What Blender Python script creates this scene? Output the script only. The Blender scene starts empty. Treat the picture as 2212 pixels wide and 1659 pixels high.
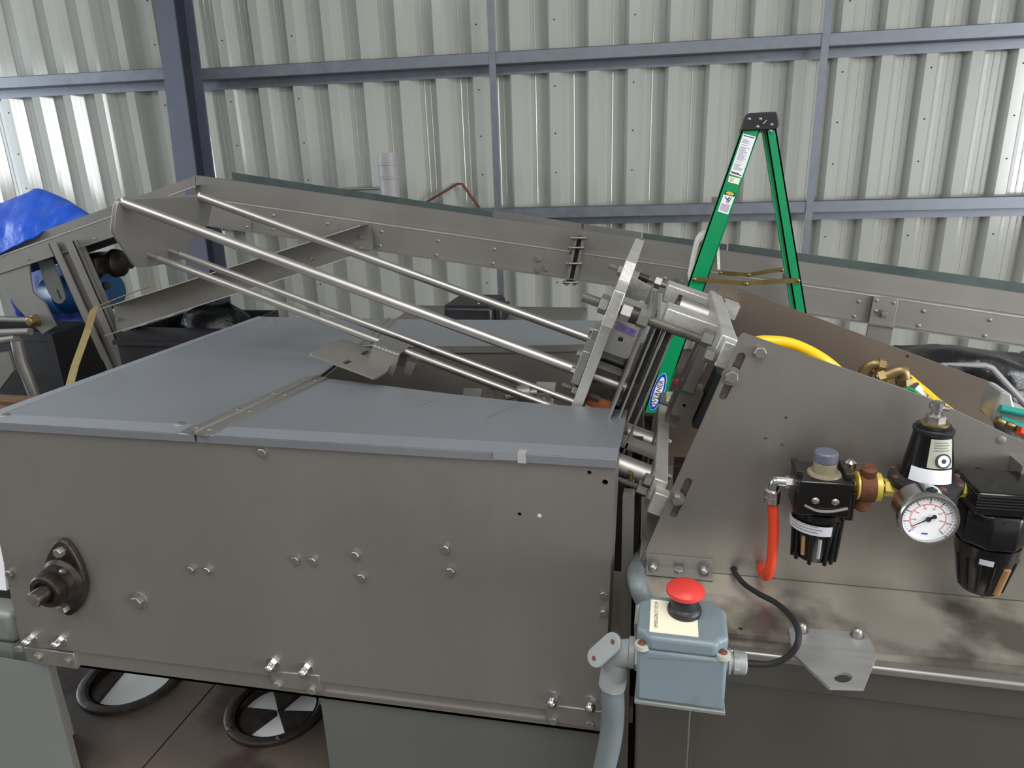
import bpy, math, random
from mathutils import Vector as V, Matrix
from mathutils.geometry import tessellate_polygon
random.seed(7)
S = bpy.context.scene
COL = S.collection

# ------------------------------------------------------------------ camera
CF = 1500.0
PIT, YAW, ROL = math.radians(17.8), math.radians(13.0), math.radians(-1.9)
CAM = V((0, 0, 1.6))
_f = V((-math.sin(YAW) * math.cos(PIT), math.cos(YAW) * math.cos(PIT), -math.sin(PIT)))
_r0 = V((math.cos(YAW), math.sin(YAW), 0))
_u0 = _r0.cross(_f)
_r = _r0 * math.cos(ROL) + _u0 * math.sin(ROL)
_u = -_r0 * math.sin(ROL) + _u0 * math.cos(ROL)
cd = bpy.data.cameras.new('camera')
cd.sensor_fit = 'HORIZONTAL'; cd.sensor_width = 36; cd.lens = CF / 2212 * 36
cd.clip_start = .02; cd.clip_end = 200
co = bpy.data.objects.new('camera', cd); COL.objects.link(co)
co.matrix_world = Matrix(((_r.x, _u.x, -_f.x, CAM.x), (_r.y, _u.y, -_f.y, CAM.y), (_r.z, _u.z, -_f.z, CAM.z), (0, 0, 0, 1)))
S.camera = co

# ------------------------------------------------------------------ light
S.view_settings.view_transform = 'Standard'
S.view_settings.look = 'None'
S.view_settings.gamma = 1
S.view_settings.use_curve_mapping = False
S.view_settings.exposure = -0.15
w = bpy.data.worlds.new('world'); S.world = w; w.use_nodes = True
w.node_tree.nodes['Background'].inputs[0].default_value = (.75, .87, 1, 1)
w.node_tree.nodes['Background'].inputs[1].default_value = 1.0

def area(name, loc, target, sx, sy, power, color):
    l = bpy.data.lights.new(name, 'AREA'); l.shape = 'RECTANGLE'; l.size = sx; l.size_y = sy
    l.energy = power; l.color = color
    o = bpy.data.objects.new(name, l); COL.objects.link(o)
    o.location = loc
    o.rotation_euler = (V(target) - V(loc)).to_track_quat('-Z', 'Y').to_euler()
    return o
area('doorway_light_right', (9.95, -2.8, 2.0), (0, -2.8, 2.0), 8.6, 3.9, 1450, (.96, .98, 1))
area('doorway_light_left', (-9.95, 2.4, 2.0), (0, 2.4, 2.0), 4.0, 3.9, 460, (.82, .91, 1))
area('skylight_lamp', (.6, -2.1, 5.2), (.6, -2.1, 0), 2.0, 3.6, 250, (1, .99, .97))
area('skylight_lamp_rear', (-3.2, -2.1, 5.2), (-3.2, -2.1, 0), 2.0, 3.6, 180, (.97, .98, 1))

# ------------------------------------------------------------------ pixel rays (2212 x 1659 photograph) -> points on real planes
def ray(x, y): return _r * ((x - 1106) / CF) - _u * ((y - 829.5) / CF) + _f
def P(x, y, Y): d = ray(x, y); return CAM + d * (Y / d.y)
def PZ(x, y, Z): d = ray(x, y); return CAM + d * ((Z - 1.6) / d.z)
def PN(x, y, p0, n): d = ray(x, y); return CAM + d * ((V(p0) - CAM).dot(n) / d.dot(n))

# ------------------------------------------------------------------ mesh builder
def frame(ax):
    ax = V(ax).normalized()
    t = V((0, 0, 1)) if abs(ax.z) < .9 else V((1, 0, 0))
    a = ax.cross(t).normalized(); return a, ax.cross(a).normalized(), ax
class M:
    def __init__(s): s.v = []; s.f = []
    def add(s, vs, fs):
        o = len(s.v); s.v += [V(p) for p in vs]; s.f += [tuple(i + o for i in q) for q in fs]; return s
    def hexa(s, p):
        return s.add(p, [(3, 2, 1, 0), (4, 5, 6, 7), (0, 1, 5, 4), (1, 2, 6, 5), (2, 3, 7, 6), (3, 0, 4, 7)])
    def box(s, a, b):
        x0, y0, z0 = a; x1, y1, z1 = b
        return s.hexa([(x0, y0, z0), (x1, y0, z0), (x1, y1, z0), (x0, y1, z0), (x0, y0, z1), (x1, y0, z1), (x1, y1, z1), (x0, y1, z1)])
    def obox(s, c, a, b, d):
        c, a, b, d = V(c), V(a), V(b), V(d)
        return s.hexa([c - a - b - d, c + a - b - d, c + a + b - d, c - a + b - d, c - a - b + d, c + a - b + d, c + a + b + d, c - a + b + d])
    def prism(s, poly, vec):
        n = len(poly); poly = [V(p) for p in poly]; vec = V(vec)
        fs = [tuple(range(n))[::-1], tuple(range(n, 2 * n))] + [(i, (i + 1) % n, n + (i + 1) % n, n + i) for i in range(n)]
        return s.add(poly + [p + vec for p in poly], fs)
    def plate(s, outer, holes, vec):
        loops = [[V(p) for p in outer]] + [[V(p) for p in h] for h in holes]
        flat = [p for l in loops for p in l]; n = len(flat); vec = V(vec)
        tr = tessellate_polygon(loops)
        fs = [tuple(t) for t in tr] + [tuple(i + n for i in t)[::-1] for t in tr]
        o = 0
        for l in loops:
            k = len(l)
            fs += [(o + i, o + (i + 1) % k, n + o + (i + 1) % k, n + o + i) for i in range(k)]; o += k
        return s.add(flat + [p + vec for p in flat], fs)
    def sheet(s, poly, t):           # thin sheet from a planar polygon, thickened along its normal
        n = (V(poly[1]) - V(poly[0])).cross(V(poly[2]) - V(poly[1])).normalized()
        return s.prism(poly, n * t)
    def tube(s, path, r, n=10, caps=True):
        path = [V(p) for p in path]; k = len(path); rr = r if isinstance(r, (list, tuple)) else [r] * k
        T = [(path[min(i + 1, k - 1)] - path[max(i - 1, 0)]).normalized() for i in range(k)]
        a, b, _ = frame(T[0]); vs = []
        for i in range(k):
            if i:
                q = T[i - 1].rotation_difference(T[i]); a = q @ a; b = q @ b
            for j in range(n):
                t = 2 * math.pi * j / n; vs.append(path[i] + (a * math.cos(t) + b * math.sin(t)) * rr[i])
        fs = [(i * n + j, i * n + (j + 1) % n, (i + 1) * n + (j + 1) % n, (i + 1) * n + j) for i in range(k - 1) for j in range(n)]
        if caps: fs += [tuple(range(n))[::-1], tuple(range((k - 1) * n, k * n))]
        return s.add(vs, fs)
    def cyl(s, p0, p1, r, n=16): return s.tube([p0, p1], r, n)
    def lathe(s, p0, ax, prof, n=24, rot=0.0, caps=True):
        a, b, ax = frame(ax); p0 = V(p0); vs = []
        for h, r in prof:
            for j in range(n):
                t = 2 * math.pi * j / n + rot; vs.append(p0 + ax * h + (a * math.cos(t) + b * math.sin(t)) * max(r, 1e-5))
        k = len(prof)
        fs = [(i * n + j, i * n + (j + 1) % n, (i + 1) * n + (j + 1) % n, (i + 1) * n + j) for i in range(k - 1) for j in range(n)]
        if caps: fs += [tuple(range(n))[::-1], tuple(range((k - 1) * n, k * n))]
        return s.add(vs, fs)
def circ(c, ax, r, n=16, ref=None):
    a, b, _ = frame(ax); c = V(c)
    return [c + (a * math.cos(2 * math.pi * j / n) + b * math.sin(2 * math.pi * j / n)) * r for j in range(n)]
def slot(c0, c1, ax, r, n=8):
    c0, c1 = V(c0), V(c1); d = (c1 - c0).normalized(); e = V(ax).normalized().cross(d); out = []
    for c, s0 in ((c1, 1), (c0, -1)):
        for j in range(n + 1):
            t = -math.pi / 2 + math.pi * j / n
            out.append(c + (d * math.cos(t) + e * math.sin(t)) * r * s0)
    return out
def smooth_path(pts, n=8):
    pts = [V(p) for p in pts]; out = []
    for i in range(len(pts) - 1):
        p0, p1, p2, p3 = pts[max(i - 1, 0)], pts[i], pts[i + 1], pts[min(i + 2, len(pts) - 1)]
        for k in range(n):
            t = k / n
            out.append(.5 * ((2 * p1) + (p2 - p0) * t + (2 * p0 - 5 * p1 + 4 * p2 - p3) * t * t + (3 * p1 - p0 - 3 * p2 + p3) * t ** 3))
    return out + [pts[-1]]

WL = {}
def tag(o, label=None, cat=None, group=None, kind=None):
    if label: o['label'] = label
    if cat: o['category'] = cat
    if group: o['group'] = group
    if kind: o['kind'] = kind
    return o
def mesh(name, m, mat, smooth=True, org=V((0, 0, 0)), ang=35):
    me = bpy.data.meshes.new(name)
    me.from_pydata([p - org for p in m.v], [], m.f); me.update()
    import bmesh
    bm = bmesh.new(); bm.from_mesh(me); bmesh.ops.recalc_face_normals(bm, faces=bm.faces); bm.to_mesh(me); bm.free()
    me.materials.append(mat)
    if smooth:
        me.shade_smooth(); me.set_sharp_from_angle(angle=math.radians(ang))
    return me
def obj(name, m, mat, parent=None, bevel=0, smooth=True, label=None, kind=None, seg=2, ang=35):
    if parent is None:
        xs = [p.x for p in m.v]; ys = [p.y for p in m.v]; zs = [p.z for p in m.v]
        org = V(((min(xs) + max(xs)) / 2, (min(ys) + max(ys)) / 2, min(zs)))
    else: org = WL[parent.name]
    o = bpy.data.objects.new(name, mesh(name, m, mat, smooth, org, ang)); COL.objects.link(o)
    if parent is None: o.location = org
    else: o.parent = parent
    WL[o.name] = org
    if bevel:
        b = o.modifiers.new('bevel', 'BEVEL'); b.width = bevel; b.segments = seg; b.limit_method = 'ANGLE'; b.angle_limit = math.radians(40)
        b.harden_normals = False
    if label: o['label'] = label
    if kind: o['kind'] = kind
    return o
def thing(name, label, cat, loc, group=None, kind=None):
    o = bpy.data.objects.new(name, None); COL.objects.link(o); o.location = loc; o.empty_display_size = .05
    WL[o.name] = V(loc); return tag(o, label, cat, group, kind)
_shared = {}
def place(name, key, build, mat, loc, ax, parent, spin=0.0):
    """a small repeated part: shared mesh built along +Z, turned to ax"""
    k = (key, mat.name)
    if k not in _shared: _shared[k] = mesh(name, build(), mat)
    o = bpy.data.objects.new(name, _shared[k]); COL.objects.link(o); o.parent = parent
    o.location = V(loc) - WL[parent.name]
    o.rotation_euler = (V(ax).to_track_quat('Z', 'Y') @ Matrix.Rotation(spin, 3, 'Z').to_quaternion()).to_euler()
    WL[o.name] = V(loc); return o
Z = V((0, 0, 1)); NY = V((0, -1, 0))
def hexbolt(r, h, washer=True):
    def b():
        m = M()
        if washer: m.lathe((0, 0, -.001), Z, [(0, r * 1.45), (.0025, r * 1.45), (.0025, r * .8)], 18)
        m.lathe((0, 0, 0), Z, [(0, r), (h * .85, r), (h, r * .86)], 6)
        return m
    return b
def roundhead(r, h):
    return lambda: M().lathe((0, 0, -.0008), Z, [(0, r), (h * .35, r), (h * .75, r * .75), (h, r * .35), (h, 0)], 14)
def acorn(r):
    def b():
        m = M().lathe((0, 0, -.001), Z, [(0, r * 1.5), (.002, r * 1.5), (.002, r)], 18)
        m.lathe((0, 0, .001), Z, [(0, r * 1.1), (r * .9, r * 1.1)], 6)
        m.lathe((0, 0, r * .8), Z, [(0, r), (r * .5, r * .97), (r * .95, r * .75), (r * 1.25, r * .4), (r * 1.32, 0)], 16)
        return m
    return b
def bolt(name, loc, ax, parent, mat, r=.006, h=.005, washer=False, spin=None):
    return place(name, ('hex', r, h, washer), hexbolt(r, h, washer), mat, loc, ax, parent, random.uniform(0, 1) if spin is None else spin)
def rivet(name, loc, ax, parent, mat, r=.005, h=.003):
    return place(name, ('riv', r, h), roundhead(r, h), mat, loc, ax, parent)
def text(name, body, size, org, xd, yd, mat, parent, align='CENTER'):
    cu = bpy.data.curves.new(name, 'FONT'); cu.body = body; cu.size = size; cu.align_x = align; cu.align_y = 'CENTER'; cu.resolution_u = 2
    t = bpy.data.objects.new(name + '_t', cu); COL.objects.link(t)
    dg = bpy.context.evaluated_depsgraph_get(); me = bpy.data.meshes.new_from_object(t.evaluated_get(dg))
    COL.objects.unlink(t); bpy.data.objects.remove(t); bpy.data.curves.remove(cu)
    xd, yd, org = V(xd).normalized(), V(yd).normalized(), V(org)
    for vtx in me.vertices: vtx.co = org + xd * vtx.co.x + yd * vtx.co.y - WL[parent.name]
    me.materials.clear(); me.materials.append(mat); me.name = name
    o = bpy.data.objects.new(name, me); COL.objects.link(o); o.parent = parent; WL[o.name] = WL[parent.name]
    return o

# ------------------------------------------------------------------ materials
def lin(c):
    f = lambda v: v / 12.92 if v <= .04045 else ((v + .055) / 1.055) ** 2.4
    return tuple(f(v / 255) for v in c) + (1,)
def mat(name, rgb, rough=.5, metal=0.0, var=.12, scale=8.0, stretch=(1, 1, 1), rgb2=None, spot=None, bump=0.0, rvar=.1, spec=.5, fine=0.0):
    m = bpy.data.materials.new(name); m.use_nodes = True; nt = m.node_tree; N = nt.nodes; L = nt.links
    b = N['Principled BSDF']
    b.inputs['Metallic'].default_value = metal; b.inputs['Specular IOR Level'].default_value = spec
    tc = N.new('ShaderNodeTexCoord'); mp = N.new('ShaderNodeMapping'); mp.inputs['Scale'].default_value = stretch
    L.new(tc.outputs['Object'], mp.inputs['Vector'])
    n1 = N.new('ShaderNodeTexNoise'); n1.inputs['Scale'].default_value = scale; n1.inputs['Detail'].default_value = 5
    L.new(mp.outputs['Vector'], n1.inputs['Vector'])
    c0 = lin(rgb); c1 = lin(rgb2) if rgb2 else tuple(max(0, v * (1 - 2 * var)) for v in c0[:3]) + (1,)
    cr = N.new('ShaderNodeValToRGB'); cr.color_ramp.elements[0].position = .3; cr.color_ramp.elements[1].position = .7
    cr.color_ramp.elements[0].color = c1; cr.color_ramp.elements[1].color = c0
    L.new(n1.outputs['Fac'], cr.inputs['Fac']); out = cr.outputs['Color']
    if spot:
        n2 = N.new('ShaderNodeTexNoise'); n2.inputs['Scale'].default_value = spot[1]; n2.inputs['Detail'].default_value = 6
        L.new(tc.outputs['Object'], n2.inputs['Vector'])
        r2 = N.new('ShaderNodeValToRGB'); r2.color_ramp.elements[0].position = spot[2]; r2.color_ramp.elements[1].position = spot[2] + .12
        L.new(n2.outputs['Fac'], r2.inputs['Fac'])
        mx = N.new('ShaderNodeMixRGB'); L.new(r2.outputs['Color'], mx.inputs['Fac']); L.new(out, mx.inputs['Color1'])
        mx.inputs['Color2'].default_value = lin(spot[0]); out = mx.outputs['Color']
    L.new(out, b.inputs['Base Color'])
    mr = N.new('ShaderNodeMapRange'); mr.inputs['To Min'].default_value = max(.02, rough - rvar); mr.inputs['To Max'].default_value = min(1, rough + rvar)
    L.new(n1.outputs['Fac'], mr.inputs['Value']); L.new(mr.outputs['Result'], b.inputs['Roughness'])
    if fine:
        mp2 = N.new('ShaderNodeMapping'); mp2.inputs['Scale'].default_value = (1, 1, .03); L.new(tc.outputs['Object'], mp2.inputs['Vector'])
        n4 = N.new('ShaderNodeTexNoise'); n4.inputs['Scale'].default_value = 160; n4.inputs['Detail'].default_value = 3; L.new(mp2.outputs['Vector'], n4.inputs['Vector'])
        hs_ = N.new('ShaderNodeMapRange'); hs_.inputs['To Min'].default_value = 1 - fine; hs_.inputs['To Max'].default_value = 1 + fine; L.new(n4.outputs['Fac'], hs_.inputs['Value'])
        mm_ = N.new('ShaderNodeMixRGB'); mm_.blend_type = 'MULTIPLY'; mm_.inputs['Fac'].default_value = 1; L.new(out, mm_.inputs['Color1']); L.new(hs_.outputs['Result'], mm_.inputs['Color2']); L.new(mm_.outputs['Color'], b.inputs['Base Color'])
    if bump:
        bp = N.new('ShaderNodeBump'); bp.inputs['Strength'].default_value = bump; bp.inputs['Distance'].default_value = .01
        n3 = N.new('ShaderNodeTexNoise'); n3.inputs['Scale'].default_value = scale * 3; n3.inputs['Detail'].default_value = 4
        L.new(mp.outputs['Vector'], n3.inputs['Vector']); L.new(n3.outputs['Fac'], bp.inputs['Height']); L.new(bp.outputs['Normal'], b.inputs['Normal'])
    return m
STEEL = mat('brushed_stainless', (150, 147, 142), .42, .75, .05, 2.2, (1, 1, .35), spot=((140, 136, 130), 3.0, .6), fine=.05)
STEELV = mat('stainless_side_plate', (150, 145, 139), .40, .75, .08, 2.5, (1, 1, .5), spot=((128, 119, 109), 4.0, .58), fine=.05)
STEELB = mat('brownish_stainless', (140, 128, 117), .42, .85, .12, 2.5, spot=((96, 80, 66), 5.0, .58))
LIDM = mat('lid_stainless', (150, 153, 159), .48, .75, .04, 2.0, (1, 1, 1), spot=((135, 137, 141), 2.2, .6))
DULL = mat('dull_grey_steel', (142, 138, 132), .5, .7, .06, 3.0)
ALU = mat('cast_aluminium', (190, 188, 182), .5, .7, .08, 30.0, bump=.12)
BRIGHT = mat('bright_polished_rod', (172, 168, 163), .40, .9, .05, 20.0)
BOLTM = mat('zinc_bolt', (158, 155, 149), .42, .85, .12, 40.0)
CHROME = mat('chrome', (200, 200, 200), .2, 1.0, .03, 10.0)
SHELF = mat('worn_shelf_steel', (190, 184, 172), .42, .7, .10, 5.0, spot=((110, 104, 95), 7.0, .50))
STEEL_SHADE = mat('shaded_cabinet_stainless', (112, 110, 105), .42, .75, .06, 2.2, (1, 1, .4), spot=((112, 110, 104), 3.0, .55))  # cabinet steel darkened to stand for the weaker light low down
TABM = mat('brushed_tab_steel', (186, 186, 186), .38, .7, .05, 14.0, (1, 9, 1))
WALLM = mat('painted_wall_sheet', (166, 167, 159), .14, 0.0, .015, 1.5, rvar=.015, spec=1.0)
GALV = mat('galvanized_girt', (122, 126, 134), .45, .6, .08, 12.0)
COLD = mat('dark_web_tone', (44, 47, 58), .6, 0.0, .08, 4.0)  # web a darker tone than the flanges
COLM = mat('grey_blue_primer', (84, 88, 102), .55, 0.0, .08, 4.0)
FLOORM = mat('stained_concrete', (104, 96, 88), .8, 0.0, .2, 1.3, spot=((66, 56, 48), 2.1, .5), bump=.2)
CEILM = mat('roof_sheet', (190, 192, 190), .6, 0.0, .04, 2.0)
GREENP = mat('green_fibreglass', (0, 138, 84), .38, 0.0, .06, 14.0)
BLACKP = mat('black_plastic', (30, 28, 33), .45, 0.0, .15, 18.0)
BLACKG = mat('black_gloss_enamel', (14, 14, 16), .22, 0.0, .2, 10.0)
RUBBER = mat('black_rubber', (22, 21, 22), .7, 0.0, .2, 10.0)
DARKIRON = mat('greasy_cast_iron', (60, 53, 48), .45, .5, .2, 20.0, spot=((40, 28, 22), 14.0, .5), bump=.15)
BLUE = mat('blue_tarp', (6, 84, 208), .38, 0.0, .1, 9.0, bump=.35)
BLUE_SHADE = mat('shaded_blue_tarp', (6, 50, 150), .65, 0.0, .15, 9.0, bump=.35)  # tarp blue darkened, carries the shade under the conveyor in its colour
BLUE2 = mat('blue_plastic_drum', (22, 92, 150), .4, 0.0, .1, 5.0)
REDP = mat('red_button_plastic', (200, 52, 46), .45, 0.0, .03, 5.0)
GREYBOX = mat('grey_blue_enamel', (112, 126, 132), .42, 0.0, .06, 6.0, spot=((96, 106, 104), 12.0, .62))
CONDUIT = mat('grey_conduit_plastic', (108, 116, 118), .5, 0.0, .08, 8.0, spot=((92, 100, 104), 9.0, .55))
FITTING = mat('painted_cast_fitting', (148, 152, 152), .5, .15, .06, 20.0, bump=.1)
IVORY = mat('ivory_label_plate', (236, 230, 204), .5, 0.0, .02, 5.0)
WHITEL = mat('white_paper_label', (226, 226, 230), .6, 0.0, .02, 5.0)
PALELAB = mat('greyish_paper_label', (190, 190, 196), .6, 0.0, .1, 60.0)
INK = mat('black_ink', (24, 24, 26), .6, 0.0, .02, 5.0)
GREYINK = mat('grey_ink', (120, 120, 122), .6, 0.0, .02, 5.0)
REDINK = mat('red_ink', (222, 112, 100), .6, 0.0, .02, 5.0)
BLUEINK = mat('blue_ink', (24, 62, 190), .5, 0.0, .02, 5.0)
ORANGE = mat('orange_air_tube', (206, 62, 32), .35, 0.0, .06, 6.0)
YELLOW = mat('yellow_air_hose', (240, 190, 20), .35, 0.0, .05, 6.0)
YELLOWB = mat('yellow_brass', (222, 198, 92), .4, .2, .12, 25.0)
BRASS = mat('tarnished_brass', (146, 126, 86), .42, .75, .2, 25.0)
GOLD = mat('gold_zinc_brace', (158, 134, 82), .4, .8, .2, 12.0)
BROWNR = mat('brown_rust', (112, 66, 42), .7, .1, .2, 40.0, bump=.2)
ORFIB = mat('brown_thread_bush', (172, 112, 72), .6, 0.0, .1, 30.0)
STRAPM = mat('olive_webbing', (150, 132, 84), .8, 0.0, .12, 40.0)
ROPE = mat('white_cotton_rag', (226, 220, 208), .9, 0.0, .06, 40.0, bump=.3)
WOOD = mat('weathered_wood', (120, 88, 58), .8, 0.0, .25, 6.0, (1, 8, 8))
DARKWOOD = mat('dark_deck_plate', (92, 80, 70), .62, .2, .2, 4.0, spot=((56, 42, 34), 6.0, .5), bump=.15)
PANELG = mat('grey_green_panel', (128, 132, 128), .5, .35, .05, 2.0)
GREYPVC = mat('grey_pvc', (150, 146, 146), .5, 0.0, .06, 6.0)
WHITEP = mat('white_plastic', (244, 245, 245), .5, 0.0, .03, 3.0)
PURPLE = mat('purple_marker', (92, 60, 150), .6, 0.0, .3, 60.0, rgb2=(150, 140, 160))
TEAL = mat('teal_tube', (20, 140, 125), .35, 0.0, .06, 6.0)
DARKGRN = mat('dark_green_guard', (92, 104, 100), .45, .5, .12, 3.0, spot=((74, 82, 80), 4.0, .55))
BLACKT = mat('black_plastic_sheet', (26, 27, 29), .35, 0.0, .2, 8.0, bump=.5)
FILTW = mat('amber_sight_glass', (160, 120, 84), .3, 0.0, .1, 8.0)
GLASSY = mat('clear_cloudy_plastic', (150, 150, 148), .2, 0.0, .05, 8.0)

# ================================================================== SETTING
obj('floor', M().box((-11, -9, -.2), (11, 7.5, 0)), FLOORM, smooth=False, kind='structure')
obj('ceiling', M().box((-11, -9, 5.3), (11, 7.5, 5.4)), CEILM, smooth=False, kind='structure')
obj('wall_left', M().box((-10.2, -9, 0), (-10.0, .7, 5.3)).box((-10.2, 4.5, 0), (-10.0, 7.5, 5.3)).box((-10.2, .7, 4.0), (-10.0, 4.5, 5.3)), CEILM, smooth=False, kind='structure')
obj('wall_right', M().box((10.0, -9, 0), (10.2, -7.2, 5.3)).box((10.0, 1.6, 0), (10.2, 7.5, 5.3)).box((10.0, -7.2, 4.0), (10.2, 1.6, 5.3)), CEILM, smooth=False, kind='structure')
obj('wall_front', M().box((-10, -8.2, 0), (10, -8.0, 5.3)), CEILM, smooth=False, kind='structure')

TH = math.radians(4.0); WU = V((math.cos(TH), math.sin(TH), 0)); WN = V((math.sin(TH), -math.cos(TH), 0)); W0 = V((0, 6.0, 0))
def W(u, n, z): return W0 + WU * u + WN * n + Z * z
def wallhit(x, y, n=0.0): p = PN(x, y, W0 + WN * n, WN); return (p - W0).dot(WU), p.z
wall = thing('wall_back', 'corrugated off white metal wall behind the machine', None, (0, 6.0, 0), kind='structure')
# one sheet = three 305 mm ribs: wide valley, stiffeners, ridge
def rib_profile():
    d = .080; pr = []
    for k in range(3):
        b = k * .305
        pr += [(b, d), (b + .020, d * .706), (b + .0215, d * .706), (b + .044, d * .353), (b + .0455, d * .353), (b + .068, 0),
               (b + .100, 0), (b + .104, .002), (b + .108, .002), (b + .112, 0), (b + .150, 0), (b + .154, .002), (b + .158, .002), (b + .162, 0),
               (b + .195, 0), (b + .228, d)]
    pr.append((.915, d)); return pr
PRF = rib_profile()
sheet_mesh = None
for k in range(-8, 8):
    u0 = -.288 + .915 * k
    if sheet_mesh is None:
        m = M(); vs = []
        for z in (0.0, 5.3):
            vs += [W(u, n, z) - W(0, 0, 0) for u, n in PRF]
        n_ = len(PRF); m.add(vs, [(i, i + 1, n_ + i + 1, n_ + i) for i in range(n_ - 1)])
        sheet_mesh = mesh('wall_panel', m, WALLM, False)
    o = bpy.data.objects.new('wall_panel', sheet_mesh); COL.objects.link(o); o.parent = wall; o.location = WU * u0
    sm = o.modifiers.new('thickness', 'SOLIDIFY'); sm.thickness = .0015
ms = M()
for k in range(-7, 7):
    for j in range(3):
        for z in (.6, .95, 1.5, 1.8, 2.15, 2.62, 2.95, 3.3):
            if (k + j) % 3 == 0: ms.lathe(W(-.288 + .915 * k + .305 * j - .035, .080, z), WN, [(0, .006), (.004, .006), (.006, .002)], 6)
obj('sheet_screw', ms, BLACKP, wall, kind='stuff')

# girts (Z section) and sag straps
def girt(n, u0, u1, ztop, dep=.22):
    z1 = ztop - .085
    m = M()
    m.prism([W(u0, dep, z1), W(u0, dep, ztop), W(u0, dep - .004, ztop), W(u0, dep - .004, z1)], WU * (u1 - u0))
    m.prism([W(u0, .082, z1), W(u0, dep, z1), W(u0, dep, z1 + .004), W(u0, .082, z1 + .004)], WU * (u1 - u0))
    m.prism([W(u0, .082, z1 - .065), W(u0, .086, z1 - .065), W(u0, .086, z1), W(u0, .082, z1)], WU * (u1 - u0))
    m.prism([W(u0, dep, ztop), W(u0, dep - .022, ztop + .006), W(u0, dep - .022, ztop + .003), W(u0, dep, ztop - .003)], WU * (u1 - u0))
    return obj('trim_%d' % n, m, GALV, kind='structure')
def ztop_at(x, y, dep=.22): return wallhit(x, y, dep)[1]
zu = (ztop_at(1065, 114) + ztop_at(600, 137) + ztop_at(1774, 74)) / 3; zl = (ztop_at(1080, 450) + ztop_at(1500, 441)) / 2
uL = wallhit(372, 150, .22)[0]; uR = wallhit(436, 150, .22)[0]
girt(1, -6.9, uL, ztop_at(150, 159)); girt(2, uR - .1, 6.5, zu); girt(3, -6.9, uL, zl); girt(4, uR - .1, 6.5, zl)
for n, (xa, ya, xb, yb) in ((5, (1062, 0, 1072, 456)), (6, (1786, 60, 1739, 550))):
    u = (wallhit(xa, ya, .226)[0] + wallhit(xb, yb, .226)[0]) / 2
    m = M().prism([W(u - .026, .222, 0), W(u + .026, .222, 0), W(u + .026, .226, 0), W(u - .026, .226, 0)], Z * 5.2)
    obj('trim_%d' % n, m, GALV, kind='structure')
# steel column (I section, its inner flange towards the room)
cl = thing('steel_column', 'dark blue grey steel column standing against the corrugated wall', 'column', W(-3.9, .4, 0))
def colpt(x0, y0, x1, y1, n):
    a = PN(x0, y0, W0 + WN * n, WN); b = PN(x1, y1, W0 + WN * n, WN); d = (b - a) / (b.z - a.z)
    return a + d * (0 - a.z), a + d * (5.25 - a.z)
la, lb = colpt(341, 60, 398, 540, .50); ra, rb = colpt(376, 20, 446, 540, .50)
w_ = (ra - la)
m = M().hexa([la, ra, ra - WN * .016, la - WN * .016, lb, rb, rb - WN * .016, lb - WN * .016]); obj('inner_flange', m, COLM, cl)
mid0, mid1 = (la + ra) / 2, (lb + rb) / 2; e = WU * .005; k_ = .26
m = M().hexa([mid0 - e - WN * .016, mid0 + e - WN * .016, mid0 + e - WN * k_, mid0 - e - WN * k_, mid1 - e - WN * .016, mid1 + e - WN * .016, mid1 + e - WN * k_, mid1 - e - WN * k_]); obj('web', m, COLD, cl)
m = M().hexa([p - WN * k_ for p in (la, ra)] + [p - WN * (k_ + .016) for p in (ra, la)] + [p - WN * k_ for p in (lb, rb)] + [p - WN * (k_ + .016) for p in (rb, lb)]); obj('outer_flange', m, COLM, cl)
m = M().box((la.x - .08, la.y - .06, 0), (ra.x + .1, ra.y + .40, .02)); obj('base_plate', m, COLM, cl)

# ================================================================== CONVEYOR behind the machine
CY = 3.15
cv = thing('belt_conveyor', 'long grey steel belt conveyor with a peak, crossing behind the machine', 'conveyor', (-1.0, CY, 0))
C = lambda x, y, Y=CY: P(x, y, Y)
def ln(a, b):                                    # pixel line -> y at x
    return lambda x: a[1] + (b[1] - a[1]) * (x - a[0]) / (b[0] - a[0])
tR, kR, bR, eR = ln((423, 381), (2212, 637)), ln((700, 465), (1886, 637)), ln((808, 542), (2212, 750)), ln((805, 553), (2212, 760))
tL, kL, bL = ln((423, 381), (198, 463)), ln((420, 402), (0, 553)), ln((250, 510), (62, 571))
def strip(name, m_, top, bot, x0, x1, Y=CY, t=.004, par=cv, label=None):
    return obj(name, M().prism([C(x0, top(x0), Y), C(x1, top(x1), Y), C(x1, bot(x1), Y), C(x0, bot(x0), Y)], (0, t, 0)), m_, par, label=label)
YL = CY - .03
def toY(p, Y): return V((p.x, Y, p.z))
XE = 2420
strip('upper_side_panel', DULL, tR, kR, 423, 1238); strip('upper_side_panel', DULL, tR, kR, 1250, XE)
strip('upper_side_panel', DULL, tL, kL, -120, 422)
strip('lower_side_panel', DULL, kR, bR, 452, 1232, YL); strip('lower_side_panel', DULL, kR, bR, 1246, XE, YL)
strip('lower_side_panel', DULL, kL, bL, -120, 400, YL)
def ledge(name, line, x0, x1, Ya, Yb, t=.004):
    a, b = C(x0, line(x0), Ya), C(x1, line(x1), Ya)
    return obj(name, M().hexa([a, b, toY(b, Yb), toY(a, Yb)] + [q + Z * t for q in (a, b, toY(b, Yb), toY(a, Yb))]), DULL, cv)
ledge('panel_ledge', kR, 452, XE, YL, CY + .004); ledge('panel_ledge', kL, -120, 425, YL, CY + .004)
EDGE = mat('edge_highlight_steel', (206, 202, 194), .35, .7, .05, 9.0)  # lighter steel paints a bright highlight along the sheet edges
def lip(line, x0, x1, Y, hgt=.005, par=cv):
    a, b = C(x0, line(x0), Y), C(x1, line(x1), Y); return obj('edge_highlight', M().prism([a, b, b - Z * hgt, a - Z * hgt], (0, -.003, 0)), EDGE, par)
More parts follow.
